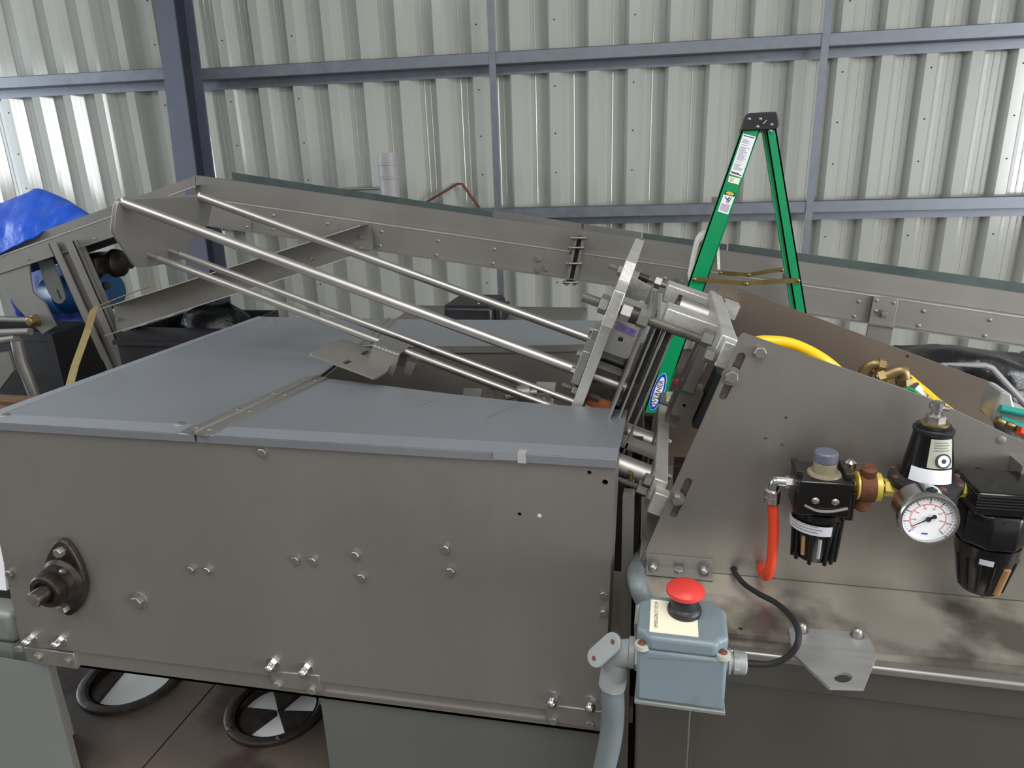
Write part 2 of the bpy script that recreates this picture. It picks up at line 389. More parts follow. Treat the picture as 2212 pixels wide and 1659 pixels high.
lip(kR, 452, 1232, YL); lip(kR, 1246, XE, YL); lip(kL, -120, 422, YL)
ledge('bottom_flange', bR, 452, XE, YL - .035, YL + .004); ledge('bottom_flange', bL, -120, 400, YL - .02, YL + .004)
ledge('top_return', tR, 423, XE, CY, CY + .03); ledge('top_return', tL, -120, 423, CY, CY + .03)
# belt and far side wall
def far(name, m_, x0, y0, x1, y1, Y=3.72, h=.16):
    a, b = P(x0, y0, Y), P(x1, y1, Y)
    return obj(name, M().prism([a, b, b - Z * h, a - Z * h], (0, .004, 0)), m_, cv)
far('far_guard', DARKGRN, 500, 372, 1063, 457)
far('far_guard', STEEL, 1067, 455, 1256, 483); far('far_guard', STEEL, 1261, 484, 1386, 502); far('far_guard', DARKGRN, 1388, 503, 1570, 528)
far('far_guard', DARKGRN, 1574, 526, XE, 640)
dz = V((0, 0, .11)); a, b = C(423, tR(423)) - dz, C(XE, tR(XE)) - dz; q = V((0, .55, 0))
obj('belt', M().hexa([a, b, b + q, a + q] + [p + Z * .006 for p in (a, b, b + q, a + q)]), RUBBER, cv)
a, b = C(-120, tL(-120)) - dz, C(423, tL(423)) - dz
obj('belt', M().hexa([a, b, b + q, a + q] + [p + Z * .006 for p in (a, b, b + q, a + q)]), RUBBER, cv)
# bolted splice: two flanges and four cross bolts
for dx in (-9, 7):
    obj('splice_flange', M().prism([C(1251 + dx, 510, YL - .02), C(1257 + dx, 510, YL - .02), C(1236 + dx, 617, YL - .02), C(1229 + dx, 617, YL - .02)], (0, .05, 0)), DULL, cv)
obj('splice_gap_shade', M().prism([C(1247, 512, YL - .004), C(1259, 512, YL - .004), C(1238, 612, YL - .004), C(1225, 612, YL - .004)], (0, .012, 0)), RUBBER, cv)  # black strip stands in for the shade inside the open gap
for x, y in ((1250, 514), (1245, 535), (1240, 569), (1232, 610)):
    p = C(x, y, YL - .03); obj('splice_bolt', M().lathe(p - V((.036, 0, 0)), (1, 0, 0), [(0, .006), (.012, .010), (.014, .005), (.058, .005), (.060, .010), (.072, .006)], 10), BOLTM, cv)
for x, y in ((591, 465), (591, 495), (707, 483), (824, 500), (946, 520), (1068, 538), (821, 531), (943, 551), (1065, 569), (1375, 600), (1331, 628), (1855, 651), (1845, 683), (1995, 672), (1984, 703), (2138, 691), (2127, 725), (1436, 601)):
    rivet('rivet', C(x, y, YL), NY, cv, DULL, .009, .006)
for x, y in ((1162, 560), (1178, 580), (1161, 583), (1468, 606)): bolt('panel_bolt', C(x, y, YL), NY, cv, BOLTM, .012, .01)
for x, y in ((205, 516), (60, 560)): rivet('rivet', C(x, y, YL), NY, cv, DULL, .008, .005)
# cover plate, hanger plate
o = obj('cover_plate', M().prism([C(451, 447, YL - .01), C(542, 456, YL - .01), C(542, 500, YL - .01), C(446, 488, YL - .01)], (0, .008, 0)), DULL, cv)
rivet('rivet', C(534, 490, YL - .012), NY, cv, BOLTM, .008, .006)
hp = obj('hanger_plate', M().prism([C(1888, 641, YL - .02), C(1937, 645, YL - .02), C(1941, 650, YL - .02), C(1915, 790, YL - .02), C(1858, 790, YL - .02)], (0, .012, 0)), DULL, cv, bevel=.002)
bolt('hanger_bolt', C(1909, 677, YL - .022), NY, hp, BOLTM, .014, .016, True)
for x, y in ((1894, 649), (1931, 654), (1892, 672)): rivet('rivet', C(x, y, YL - .02), NY, hp, DULL, .008, .005)
# leg channel, leaning, down to the floor
def toground(a, b): d = (b - a) / (b.z - a.z); return a + d * (-a.z)
def leg(pts, Y, dep):
    (x0, y0), (x1, y1), (x2, y2), (x3, y3) = pts      # left top, right top, left low, right low
    a, b, c, d = P(x0, y0, Y), P(x1, y1, Y), P(x2, y2, Y), P(x3, y3, Y)
    c2, d2 = toground(a, c), toground(b, d); dy = V((0, dep, 0)); wv = (b - a)
    m = M().prism([a + dy * .4, b + dy * .4, d2 + dy * .4, c2 + dy * .4], (0, .006, 0))
    for s, e_, s2, e2 in ((a, a + wv * .3, c2, c2 + (d2 - c2) * .3), (b - wv * .36, b, d2 - (d2 - c2) * .36, d2)):
        m.prism([s, e_, e2, s2], (0, .008, 0))
    m.prism([a, a + V((.006, 0, 0)), c2 + V((.006, 0, 0)), c2], dy); m.prism([b - V((.006, 0, 0)), b, d2, d2 - V((.006, 0, 0))], dy)
    return obj('leg', m, DULL, cv)
leg(((104, 526), (158, 520), (228, 795), (271, 779)), YL - .03, .06)
a, b, c, d = P(1420, 640, 3.6), P(1450, 642, 3.6), P(1430, 800, 3.6), P(1460, 800, 3.6)
# brace: C channel with its flanges towards us
BY = YL - .03
BN = BY - .09
u0, u1 = P(217, 666, BN), P(778, 486, BN); b0, b1 = toY(u0, BY), toY(u1, BY)
j0, j1 = P(252, 716, BY), P(806, 538, BY); n0, n1 = toY(j0, BN), toY(j1, BN)
m = M().prism([b0, b1, P(803, 508, BY), j1, j0], (0, .005, 0))
m.hexa([b0, b1, u1, u0] + [p - Z * .005 for p in (b0, b1, u1, u0)])
m.hexa([j0, j1, n1, n0] + [p - Z * .005 for p in (j0, j1, n1, n0)])
br = obj('brace_channel', m, DULL, cv)
for p_, q_ in ((u0, u1), (n0, n1)): obj('edge_highlight', M().prism([p_ - Z * .005, q_ - Z * .005, q_, p_], (0, -.002, 0)), EDGE, br)
for x, y in ((780, 512), (779, 535), (673, 558), (255, 690)): bolt('brace_bolt', P(x, y, BY - .002), NY, br, DULL, .01, .008)
# left bearing bracket and slotted tab
bp = obj('bearing_bracket', M().prism([C(x, y, YL - .012) for x, y in ((-90, 600), (62, 570), (66, 605), (71, 632), (97, 655), (120, 704), (92, 722), (62, 692), (33, 660), (8, 620), (-90, 625))], (0, .01, 0)), DULL, cv)
p = C(78, 692, YL - .012)
obj('bearing_hub', M().lathe(p, NY, [(-.002, .034), (.012, .034), (.014, .024), (.045, .024), (.05, .018), (.05, 0)], 16), BRASS, bp)
obj('slotted_tab', M().plate([C(x, y, YL + .05) for x, y in ((82, 566), (112, 560), (128, 600), (140, 636), (141, 646), (135, 654), (126, 656), (117, 651), (104, 632), (92, 600))], [slot(C(124, 628, YL + .05), C(131, 645, YL + .05), NY, .008, 5)], (0, .006, 0)), PANELG, cv)
obj('tail_shaft', M().cyl(C(-120, 686, YL - .03), C(76, 692, YL - .03), .018, 14), DULL, cv)

# return roller stand at the left edge
rs = thing('roller_stand', 'grey tubular roller stand at the left edge below the conveyor', 'stand', (-3.3, 2.9, 0))
obj('cross_tube', M().cyl(P(-150, 724, 2.95), P(66, 716, 2.95), .02, 12), DULL, rs)
p = P(36, 735, 2.95); obj('post', M().tube([p, P(46, 780, 2.95), V((P(52, 800, 2.95).x + .1, 2.95, 0))], .03, 14), DULL, rs)
obj('side_tube', M().cyl(P(-120, 752, 2.95), P(36, 730, 2.95), .022, 12), DULL, rs)
obj('foot_bracket', M().prism([P(x, y, 2.9) for x, y in ((-60, 770), (18, 760), (30, 800), (0, 840), (-60, 850))], (0, .012, 0)), DULL, rs)

# motor, drum, webbing
mo = thing('drive_motor', 'dark dusty drive motor hung under the left conveyor section', 'motor', P(200, 575, 3.5))
p0 = P(160, 552, 3.5); p1 = P(232, 583, 3.5)
obj('housing', M().box((p0.x, 3.4, p1.z - .02), (p1.x + .02, 3.7, p0.z)), DARKIRON, mo, bevel=.012)
obj('end_bell', M().lathe(V((p1.x + .02, 3.55, (p0.z + p1.z) / 2 - .01)), (1, 0, 0), [(0, .085), (.03, .08), (.05, .05), (.05, 0)], 18), DARKIRON, mo)
dr = thing('plastic_drum', 'blue plastic drum lying behind the leaning conveyor leg', 'drum', P(200, 612, 3.62))
pa, pb = P(110, 640, 3.66), P(244, 625, 3.66)
obj('body', M().lathe(pa, pb - pa, [(0, .02), (0, .1), (.02, .118), (.12, .12), (.13, .124), (.14, .12), ((pb - pa).length - .03, .12), ((pb - pa).length, .105), ((pb - pa).length, .01)], 24), BLUE2, dr)
obj('bung', M().lathe(pb + (pb - pa).normalized() * .0 + V((0, -.05, .03)), pb - pa, [(-.005, .025), (.012, .025), (.012, 0)], 12), BLACKP, dr)
def ribbon(name, pts, wdt, wdir, m_, label, cat):
    pts = [V(p) for p in pts]; m = M(); wd = V(wdir).normalized() * wdt / 2
    for i in range(len(pts) - 1):
        a, b = pts[i], pts[i + 1]; n = (b - a).cross(wd).normalized() * .0015
        m.hexa([a - wd - n, a + wd - n, a + wd + n, a - wd + n, b - wd - n, b + wd - n, b + wd + n, b - wd + n])
    return tag(obj(name, m, m_), label, cat)
q0 = P(203, 668, BN - .02)
ribbon('webbing_strap', [P(330, 616, BN + .0), P(270, 638, BN - .005), P(212, 662, BN - .01), q0, P(190, 712, 2.95), P(162, 790, 2.75), P(146, 850, 2.6)], .045, (1, .25, .25), STRAPM, 'olive webbing strap tied over the end of the grey brace channel', 'strap')

# blue tarps
def tarp(name, rows, label, amp, m_=BLUE, nz=(7, 9)):
    from mathutils import noise
    nu, nv = 40, 30; m = M(); R = [smooth_path(r, 8) for r in rows]
    def samp(path, t):
        k = t * (len(path) - 1); i = min(int(k), len(path) - 2); return path[i].lerp(path[i + 1], k - i)
    vs = []
    for i in range(nu + 1):
        cr_ = smooth_path([samp(r, i / nu) for r in R], 8)
        for j in range(nv + 1):
            p = samp(cr_, j / nv); n = noise.fractal(p * nz[0], 1.0, 2.0, 4); n2 = abs(noise.noise(V((p.x * 3, p.y * 3, p.z * nz[1]))))
            vs.append(p + V((.2, -.8, .55)) * (n * amp + n2 * amp * 1.2 - amp * .4))
    fs = [(i * (nv + 1) + j, (i + 1) * (nv + 1) + j, (i + 1) * (nv + 1) + j + 1, i * (nv + 1) + j + 1) for i in range(nu) for j in range(nv)]
    m.add(vs, fs); o = obj(name, m, m_, ang=60); s = o.modifiers.new('thick', 'SOLIDIFY'); s.thickness = .004
    return tag(o, label, 'tarp')
tarp('blue_tarp', [[P(-130, 600, 3.10), P(-40, 563, 3.10), P(0, 545, 3.10), P(65, 512, 3.11), P(108, 493, 3.16), P(150, 480, 3.17), P(196, 468, 3.18)],
                   [P(-130, 520, 3.15), P(-40, 500, 3.16), P(0, 490, 3.17), P(60, 470, 3.2), P(105, 460, 3.22), P(150, 455, 3.25), P(195, 464, 3.25)],
                   [P(-130, 455, 3.4), P(-40, 445, 3.4), P(0, 438, 3.4), P(60, 418, 3.4), P(90, 409, 3.4), P(145, 431, 3.4), P(192, 462, 3.4)],
                   [P(-130, 480, 3.66), P(-40, 470, 3.66), P(0, 465, 3.66), P(60, 450, 3.66), P(90, 440, 3.66), P(140, 445, 3.66), P(185, 466, 3.66)]],
     'crumpled bright blue tarp heaped on top of the left conveyor section', .020)
tarp('blue_tarp', [[P(20, 565, 3.9), P(90, 570, 3.85), P(150, 580, 3.8), P(222, 600, 3.85)], [P(20, 640, 3.8), P(90, 650, 3.75), P(160, 655, 3.75), P(228, 665, 3.8)],
                   [P(40, 690, 3.85), P(100, 695, 3.82), P(170, 700, 3.8), P(230, 720, 3.8)], [P(70, 750, 3.8), P(120, 760, 3.75), P(190, 765, 3.75), P(236, 775, 3.75)], [P(100, 800, 3.8), P(140, 800, 3.7), P(200, 800, 3.7), P(240, 800, 3.7)]],
     'blue tarp darkened for shade, hanging in folds below the conveyor behind its leaning leg', .022, BLUE_SHADE)
bb_ = thing('shade_bin', 'added black bin standing in for deep shade under the left conveyor section', 'bin', P(40, 760, 3.4))  # added dark bin, stands in for the deep shade under the conveyor
xa, xb, zt = P(-200, 745, 3.35).x, P(128, 720, 3.35).x, P(60, 716, 3.35).z
obj('body', M().box((xa, 3.3, 0), (xb, 3.34, zt)).box((xa, 3.6, 0), (xb, 3.62, zt)).box((xa, 3.34, 0), (xa + .03, 3.6, zt)).box((xb - .03, 3.34, 0), (xb, 3.6, zt)).box((xa, 3.34, .02), (xb, 3.6, .05)), BLACKP, bb_)
obj('rim', M().box((xa - .015, 3.285, zt - .04), (xb + .015, 3.30, zt)), BLACKP, bb_)
tarp('black_plastic_sheet', [[P(1930, 745, 2.75), P(2010, 742, 2.7), P(2110, 752, 2.7), P(2290, 780, 2.7)], [P(1950, 770, 2.6), P(2030, 765, 2.5), P(2120, 770, 2.45), P(2290, 800, 2.45)],
                             [P(1960, 830, 2.45), P(2040, 840, 2.4), P(2130, 850, 2.4), P(2290, 880, 2.4)], [P(1980, 1000, 2.4), P(2060, 1010, 2.35), P(2150, 1020, 2.35), P(2290, 1040, 2.35)]],
     'crumpled black plastic sheet heaped under the right end of the conveyor', .03, BLACKT)
# dark clutter on the floor behind the hopper
def lump(name, c, r, m_, label, cat, sq=(1, 1, .7)):
    from mathutils import noise
    m = M(); n = 22; k = 12; vs = []
    for i in range(k + 1):
        for j in range(n):
            th, ph = math.pi * i / k, 2 * math.pi * j / n
            d = V((math.sin(th) * math.cos(ph), math.sin(th) * math.sin(ph), math.cos(th)))
            q = r * (1 + .22 * noise.noise(d * 2.3 + V(c) * 5) + .08 * noise.noise(d * 7 + V(c)))
            vs.append(V(c) + V((d.x * sq[0], d.y * sq[1], max(d.z, -.6) * sq[2])) * q)
    fs = [(i * n + j, i * n + (j + 1) % n, (i + 1) * n + (j + 1) % n, (i + 1) * n + j) for i in range(k) for j in range(n)]
    m.add(vs, fs); return tag(obj(name, m, m_, ang=70), label, cat)
c = P(500, 700, 3.0)
ct = thing('storage_crate', 'long black plastic crate on the floor beyond the back left corner of the hopper', 'crate', (c.x - .35, 3.1, 0))
x0, x1, zt = P(290, 760, 3.0).x, P(480, 700, 3.0).x, P(420, 715, 3.0).z
obj('body', M().box((x0, 2.9, 0), (x1, 3.06, zt)).box((x0, 3.5, 0), (x1, 3.52, zt)).box((x0, 3.06, 0), (x0 + .02, 3.5, zt)).box((x1 - .02, 3.06, 0), (x1, 3.5, zt)).box((x0, 3.06, zt - .27), (x1, 3.5, zt - .25)), BLACKP, ct)
lump('rubbish_bag', (x1 - .24, 3.28, zt - .115), .2, BLACKT, 'crumpled black plastic bag bulging out of the black crate beside the hopper', 'bag', (1.05, .9, 1.05))
for i in range(4): obj('rim', M().box((x0 - .01, 2.88, zt - .05 - i * .16), (x1 + .01, 2.9, zt - .03 - i * .16)), BLACKP, ct)
pp = thing('timber_pallet', 'weathered timber pallet on the floor beyond the left end of the hopper', 'pallet', (-2.6, 2.2, 0))
for i in range(7): obj('board', M().box((-3.6, 1.75 + i * .145, .52 + .003 * (i % 3)), (-1.75, 1.75 + i * .145 + .10, .545)), WOOD, pp)
for x in (-3.5, -2.7, -1.85): obj('bearer', M().box((x - .04, 1.75, .42), (x + .04, 2.75, .52)), WOOD, pp)
for x in (-3.5, -2.7, -1.85):
    for y in (1.8, 2.7): obj('block', M().box((x - .05, y - .05, 0), (x + .05, y + .05, .42)), WOOD, pp)
pt = thing('pipe_trestle', 'thin bent grey pipe frame standing at the far right below the conveyor', 'frame', (.9, 1.9, 0))
pts = [P(2040, 786, 1.75), P(2128, 790, 1.75), P(2142, 795, 1.75), P(2240, 900, 1.75)]
e = toground(pts[2], pts[3]) if pts[3].z < pts[2].z else pts[3]
obj('bent_pipe', M().tube([V((pts[0].x - .15, 1.75, 0)), pts[0], pts[1], pts[2], pts[3], V((pts[3].x + .06, 1.75, 0))], .0075, 10), GREYPVC, pt)

# things by the far wall
pv = thing('vent_pipe', 'short grey plastic pipe with a banded collar standing at the wall', 'pipe', P(845, 425, 5.2))
pb_ = P(848, 470, 5.2); ptp = P(842, 330, 5.2); ax = V((0, 0, 1)); h = ptp.z - pb_.z; bx = pb_.x
obj('lower_pipe', M().lathe((bx, 5.2, pb_.z - .10), ax, [(0, .06), (0, .075), (.10 + h * .62, .075), (.10 + h * .62, .06)], 22), GREYPVC, pv)
obj('wall_stub', M().cyl((bx, 5.2, pb_.z - .03), (bx - .0, 5.97, pb_.z - .03), .05, 18), GREYPVC, pv)
obj('side_stub', M().cyl((bx, 5.2, pb_.z + .10), (bx - .14, 5.2, pb_.z + .11), .04, 16), GREYPVC, pv)
obj('collar', M().lathe((bx, 5.2, pb_.z + h * .6), ax, [(0, .076), (.0, .081), (.02, .083), (.022, .079), (.10, .079), (.102, .083), (.12, .083), (.122, .079), (h * .4, .078), (h * .4, .066), (h * .3, .066)], 22), GREYPVC, pv)
br_ = thing('bent_rod', 'thin rusty bent rod fixed to the wall right of the grey pipe', 'rod', P(990, 400, 5.5))
pk = [P(912, 442, 5.74), P(988, 397, 5.77), P(998, 397, 5.77), P(1050, 470, 5.75)]
g0 = pk[0] + V((-.05, .03, -.03)); g1 = pk[3] + V((.03, .02, -.05))
obj('rod', M().tube([g0, pk[0], pk[1], pk[2], pk[3], g1], .011, 8), BROWNR, br_)
cb = thing('wall_box', 'pale grey box mounted on the wall left of the grey pipe', 'box', P(770, 430, 5.8))
xa, xb, zt = P(738, 410, 5.65).x, P(818, 402, 5.65).x, P(780, 405, 5.65).z
obj('body', M().box((xa, 5.66, zt - .36), (xb, 5.92, zt - .02)), PANELG, cb, bevel=.008); obj('lid', M().box((xa - .01, 5.65, zt - .02), (xb + .01, 5.93, zt)), PANELG, cb, bevel=.006)
tb = thing('tool_case', 'black tool case lying on a bench beyond the back of the hopper', 'case', P(1015, 680, 3.05))
xa, xb = P(955, 675, 2.6).x, P(1078, 675, 2.6).x; z0, z1 = P(1000, 705, 2.6).z, P(1000, 665, 2.6).z
obj('body', M().box((xa, 2.6, z0), (xb - .03, 2.85, z1)), BLACKP, tb, bevel=.01); obj('lid', M().box((xa + .01, 2.61, z1), (xb - .04, 2.84, z1 + .008)), BLACKP, tb)
obj('end_latch', M().box((xb - .03, 2.64, z0 + .01), (xb, 2.8, z1 - .01)), BLACKP, tb, bevel=.006)
tag(obj('yellow_lead', M().tube(smooth_path([(xb - .09, 2.63, z1 + .012), (xb - .075, 2.63, z1 + .026), (xb - .05, 2.63, z1 + .024), (xb - .03, 2.63, z1 + .01)], 6), .004, 8), YELLOW), 'small yellow loop of lead lying on the black tool case', 'lead')
bn = thing('work_bench', 'plain steel work bench carrying the black tool case', 'bench', ((xa + xb) / 2, 2.75, 0))
obj('bench_top', M().box((xa - .25, 2.5, z0 - .03), (xb + .3, 3.0, z0)), DULL, bn)
for x in (xa - .2, xb + .25):
    for y in (2.55, 2.95): obj('leg', M().box((x - .02, y - .02, 0), (x + .02, y + .02, z0 - .03)), DULL, bn)

# ================================================================== STEP LADDER
LY = 2.6
ld = thing('step_ladder', 'green fibreglass step ladder with a black cap behind the machine', 'ladder', (P(1640, 600, LY).x, LY, 0))
L_ = lambda x, y, Y=LY: P(x, y, Y)
OFF = V((.02, .30, 0))
def rail(tl, tr_, bl, br2, off, fd, inner):
    a, b, c, d = L_(*tl) + off, L_(*tr_) + off, L_(*bl) + off, L_(*br2) + off
    c2, d2 = toground(a, c), toground(b, d); c2.z = d2.z = .03
    m = M().prism([a, b, d2, c2], (0, .005 * inner, 0))
    e1, e2 = (b - a).normalized() * .005, (d2 - c2).normalized() * .005
    m.prism([a, a + e1, c2 + e2, c2], (0, fd * inner, 0)); m.prism([b - e1, b, d2, d2 - e2], (0, fd * inner, 0))
    o = obj('rail', m, GREENP, ld); obj('rail_foot', M().hexa([p + Z * dz for dz in (-.03, .05) for p in (c2 - e2 - V((0, .003, 0)), d2 + e2 - V((0, .003, 0)), d2 + e2 + V((0, fd * inner + .003, 0)), c2 - e2 + V((0, fd * inner + .003, 0)))]), BLACKP, o)
    return a, b, c2, d2
FR = rail((1602, 281), (1642, 281), (1394, 889), (1431, 889), V((0, 0, 0)), .03, 1)
FR2 = rail((1602, 281), (1642, 281), (1394, 889), (1431, 889), OFF, .03, -1)
RR = rail((1654, 279), (1677, 279), (1714, 660), (1738, 660), V((0, 0, 0)), .025, 1)
RR2 = rail((1654, 279), (1677, 279), (1714, 660), (1738, 660), OFF, .025, -1)
cap = [(1611, 247), (1620, 244), (1674, 241), (1678, 243), (1683, 262), (1684, 270), (1676, 280), (1600, 283)]
m = M().prism([L_(x, y, LY - .008) for x, y in cap], OFF * 1.06 + V((0, .01, 0)))
cp = obj('cap', m, BLACKP, ld, bevel=.004)
for x, y in ((1618.5, 257), (1642.5, 257), (1636.5, 273.5), (1666.5, 269), (1664.5, 283)): rivet('cap_rivet', L_(x, y, LY - .009), NY, cp, BOLTM, .0055, .004)
rv = M().cyl(L_(1648, 268, LY - .012), L_(1656, 260, LY - .012), .0025, 8); obj('cap_link', rv, BOLTM, cp)
for k in range(1, 6):
    zz = 1.725 - .305 * k
    def at(A, B): return A + (B - A) * ((zz - A.z) / (B.z - A.z))
    p, q = at(FR[0], FR[2]), at(FR[1], FR[3])
    obj('step', M().box((p.x + .004, LY + .006, zz), (q.x - .002, LY + OFF.y - .006, zz + .022)), DULL, ld)
for k in (2, 4):
    zz = 1.725 - .3 * k; p = RR[0] + (RR[2] - RR[0]) * ((zz - RR[0].z) / (RR[2].z - RR[0].z))
    obj('rear_brace', M().box((p.x + .008, LY + .006, zz), (p.x + .03, LY + OFF.y - .006, zz + .02)), DULL, ld)
for dy, pts in ((-.012, ((1500, 603), (1560, 608), (1612, 613), (1660, 609), (1724, 606))), (OFF.y - .02, ((1556, 589), (1590, 592), (1618, 594), (1660, 586), (1690, 583)))):
    ps = [L_(x, y, LY + dy) for x, y in pts]
    m = M()
    for i in range(4):
        a, b = ps[i], ps[i + 1]; m.hexa([a + Z * -.008, b + Z * -.008, b + V((0, .005, -.008)), a + V((0, .005, -.008)), a + Z * .008, b + Z * .008, b + V((0, .005, .008)), a + V((0, .005, .008))])
    o = obj('spreader_brace', m, GOLD, ld)
    for i in (0, 2, 4): rivet('pivot', ps[i] + V((0, -.002, 0)), NY, o, GOLD, .007, .005)
def lab(name, pts, m_, dy=-.0012, par=ld, th=.0006): return obj(name, M().prism([L_(x, y, LY + dy) for x, y in pts], (0, th, 0)), m_, par)
q4 = ((1605.6, 288.6), (1633.3, 295.6), (1602.4, 384), (1575.8, 376)); wl_ = lab('warning_label', q4, WHITEL)
def quadpt(q, s, t):
    a = [q[0][i] + (q[1][i] - q[0][i]) * s for i in (0, 1)]; b = [q[3][i] + (q[2][i] - q[3][i]) * s for i in (0, 1)]
    return (a[0] + (b[0] - a[0]) * t, a[1] + (b[1] - a[1]) * t)
def lines(q, rows, m_, par, dy=-.0018, h=.012):
    mm = M()
    for s0, s1, t in rows:
        mm.prism([L_(*quadpt(q, s0, t), LY + dy), L_(*quadpt(q, s1, t), LY + dy), L_(*quadpt(q, s1, t + h), LY + dy), L_(*quadpt(q, s0, t + h), LY + dy)], (0, .0004, 0))
    return obj('print_lines', mm, m_, par)
lines(q4, [(.08, .92, .03), (.08, .92, .945), (.08, .7, .92)], INK, wl_, h=.018)
lines(q4, [(.12, random.uniform(.5, .9), t) for t in [.12 + .026 * i for i in range(29)] if random.random() < .85], GREYINK, wl_, h=.008)
q5 = ((1574.7, 380), (1599.7, 385.7), (1595.3, 399), (1572.5, 393)); l5 = lab('inspection_label', q5, IVORY)
lines(q5, [(.1, .5, .2), (.1, .45, .4), (.1, .5, .6), (.1, .4, .78)], GREYINK, l5, h=.06)
q6 = ((1563, 420), (1587, 425.5), (1573, 463.5), (1550, 456.5)); l6 = lab('danger_label', q6, WHITEL)
lines(q6, [(.1, .9, .50 + .06 * i) for i in range(7)], GREYINK, l6, h=.025)
l7 = lab('danger_header', ((1567, 411.5), (1589, 417), (1586, 425), (1565.5, 420)), INK)
ec, ex, ey = V(L_(1577, 418, LY - .0018)), (L_(1586, 420.4, LY - .0018) - L_(1577, 418, LY - .0018)), (L_(1576, 421.5, LY - .0018) - L_(1577, 418, LY - .0018))
obj('danger_oval', M().prism([ec + ex * math.cos(t * math.pi / 10) + ey * math.sin(t * math.pi / 10) for t in range(20)], (0, .0004, 0)), YELLOWB, l7)
pic = M()
for a, b in (((1566, 424.5), (1571, 431)), ((1571, 431), (1577, 425)), ((1571, 431), (1568, 428)), ((1580, 427), (1572, 439)), ((1576, 426), (1569, 437)), ((1572.5, 432), (1577, 434))):
    pa_, pb_2 = L_(*a, LY - .002), L_(*b, LY - .002); d = (pb_2 - pa_).normalized().cross(V((0, 1, 0))) * .0011
    pic.prism([pa_ - d, pa_ + d, pb_2 + d, pb_2 - d], (0, .0004, 0))
obj('falling_pictogram', pic, INK, l6)
# maker's oval at the bottom of the near front rail
rd = (FR[0] - FR[2]).normalized(); rx = V((rd.z, 0, -rd.x)); lc = L_(1421.5, 846.5, LY - .0012)
def oval(name, a, b, m_, dy, par): return obj(name, M().prism([lc + V((0, dy, 0)) + rd * a * math.cos(t * math.pi / 16) + rx * b * math.sin(t * math.pi / 16) for t in range(32)], (0, .0005, 0)), m_, par)
ov = oval('maker_oval', .079, .0225, WHITEL, 0, ld); oval('blue_ring', .077, .0212, BLUEINK, -.0006, ov); oval('white_field', .063, .0145, WHITEL, -.0012, ov)
text('maker_lettering', 'WERNER', .027, lc + V((0, -.0022, 0)) - rd * .004, rd, V((-rx.x, 0, -rx.z)), INK, ov)
# rag
pr = [L_(1490, 606, LY + .04), L_(1499, 560, LY + .04), L_(1508, 525, LY + .04), L_(1520, 511, LY + .04), L_(1537, 512, LY + .04), L_(1549, 525, LY + .04), L_(1552, 560, LY + .04), L_(1553, 582, LY + .04)]
pr = smooth_path(pr, 5); m = M()
for i in range(len(pr) - 1):
    n = V((pr[i + 1] - pr[i])).normalized().cross(V((0, 1, 0))) * .005
    m.hexa([pr[i] - n, pr[i] + n, pr[i] + n + V((0, .15, 0)), pr[i] - n + V((0, .15, 0)), pr[i + 1] - n, pr[i + 1] + n, pr[i + 1] + n + V((0, .15, 0)), pr[i + 1] - n + V((0, .15, 0))])
tag(obj('cotton_rag', m, ROPE), 'white cotton rag draped over a ladder step behind the green rail', 'rag')

# ================================================================== HOPPER HOUSING (left half of the machine)
FY = .85; ZT = 1.2234; SZ0 = 1.0435
hs = thing('hopper_housing', 'large stainless hopper housing with a U shaped lid, left half of the machine', 'machine', (-.6, 1.25, 0))
F = lambda x, y: P(x, y, FY)
holes = [circ(F(x, y), NY, r, 10) for x, y, r in ((545, 958, .0028), (582, 960, .0028), (1122, 1111, .003), (1307, 1000, .0042), (1273, 1021, .003), (1307, 1042, .0042), (22, 1266, .002))]
fp = [V((-1.145, FY, .776)), V((-.0712, FY, .797)), V((-.0588, FY, ZT - .002)), V((-1.105, FY, ZT - .002))]
obj('front_panel', M().plate(fp, holes, (0, .004, 0)), STEEL, hs)
obj('hole_backing', M().box((-1.1, FY + .012, 1.0), (-.07, FY + .014, 1.21)), RUBBER, hs)
obj('panel_return', M().prism([V((-.0712, FY + .002, .797)), V((-.0588, FY + .002, ZT - .004)), V((-.056, FY + .03, ZT - .004)), V((-.068, FY + .03, .797))], (-.003, 0, 0)), STEEL, hs)
obj('back_panel', M().box((-1.07, 1.645, .78), (-.045, 1.649, ZT - .002)), STEEL, hs)
obj('left_end_panel', M().prism([V((-1.103, .86, .78)), V((-1.07, 1.645, .78)), V((-1.07, 1.645, ZT - .002)), V((-1.103, .86, ZT - .002))], (.004, 0, 0)), STEEL, hs)
def lidplate(name, poly, z=ZT, t=.004): return obj(name, M().prism([V((x, y, z - t)) for x, y in poly], (0, 0, t)), LIDM, hs, bevel=.0012)
lidplate('left_lid', [(-1.125, FY - .006), (-.690, FY - .006), (-.640, 1.140), (-.662, 1.379), (-.699, 1.634), (-1.074, 1.640), (-1.108, .905)])
lidplate('front_lid', [(-.685, FY - .006), (-.0575, FY - .006), (-.054, 1.036), (-.20, 1.048), (-.36, 1.078), (-.634, 1.140)])
lidplate('rear_lid', [(-.656, 1.379), (-.50, 1.386), (-.30, 1.408), (-.044, 1.458), (-.040, 1.670), (-.692, 1.636)])
obj('lid_edge', M().prism([V((-1.125, FY - .006, ZT - .002)), V((-.690, FY - .006, ZT - .002)), V((-.690, FY - .0055, ZT - .013)), V((-1.125, FY - .0055, ZT - .013))], (0, .002, 0)), LIDM, hs)
obj('lid_edge', M().prism([V((-.685, FY - .006, ZT - .002)), V((-.0575, FY - .006, ZT - .002)), V((-.0577, FY - .0055, ZT - .013)), V((-.685, FY - .0055, ZT - .013))], (0, .002, 0)), LIDM, hs)
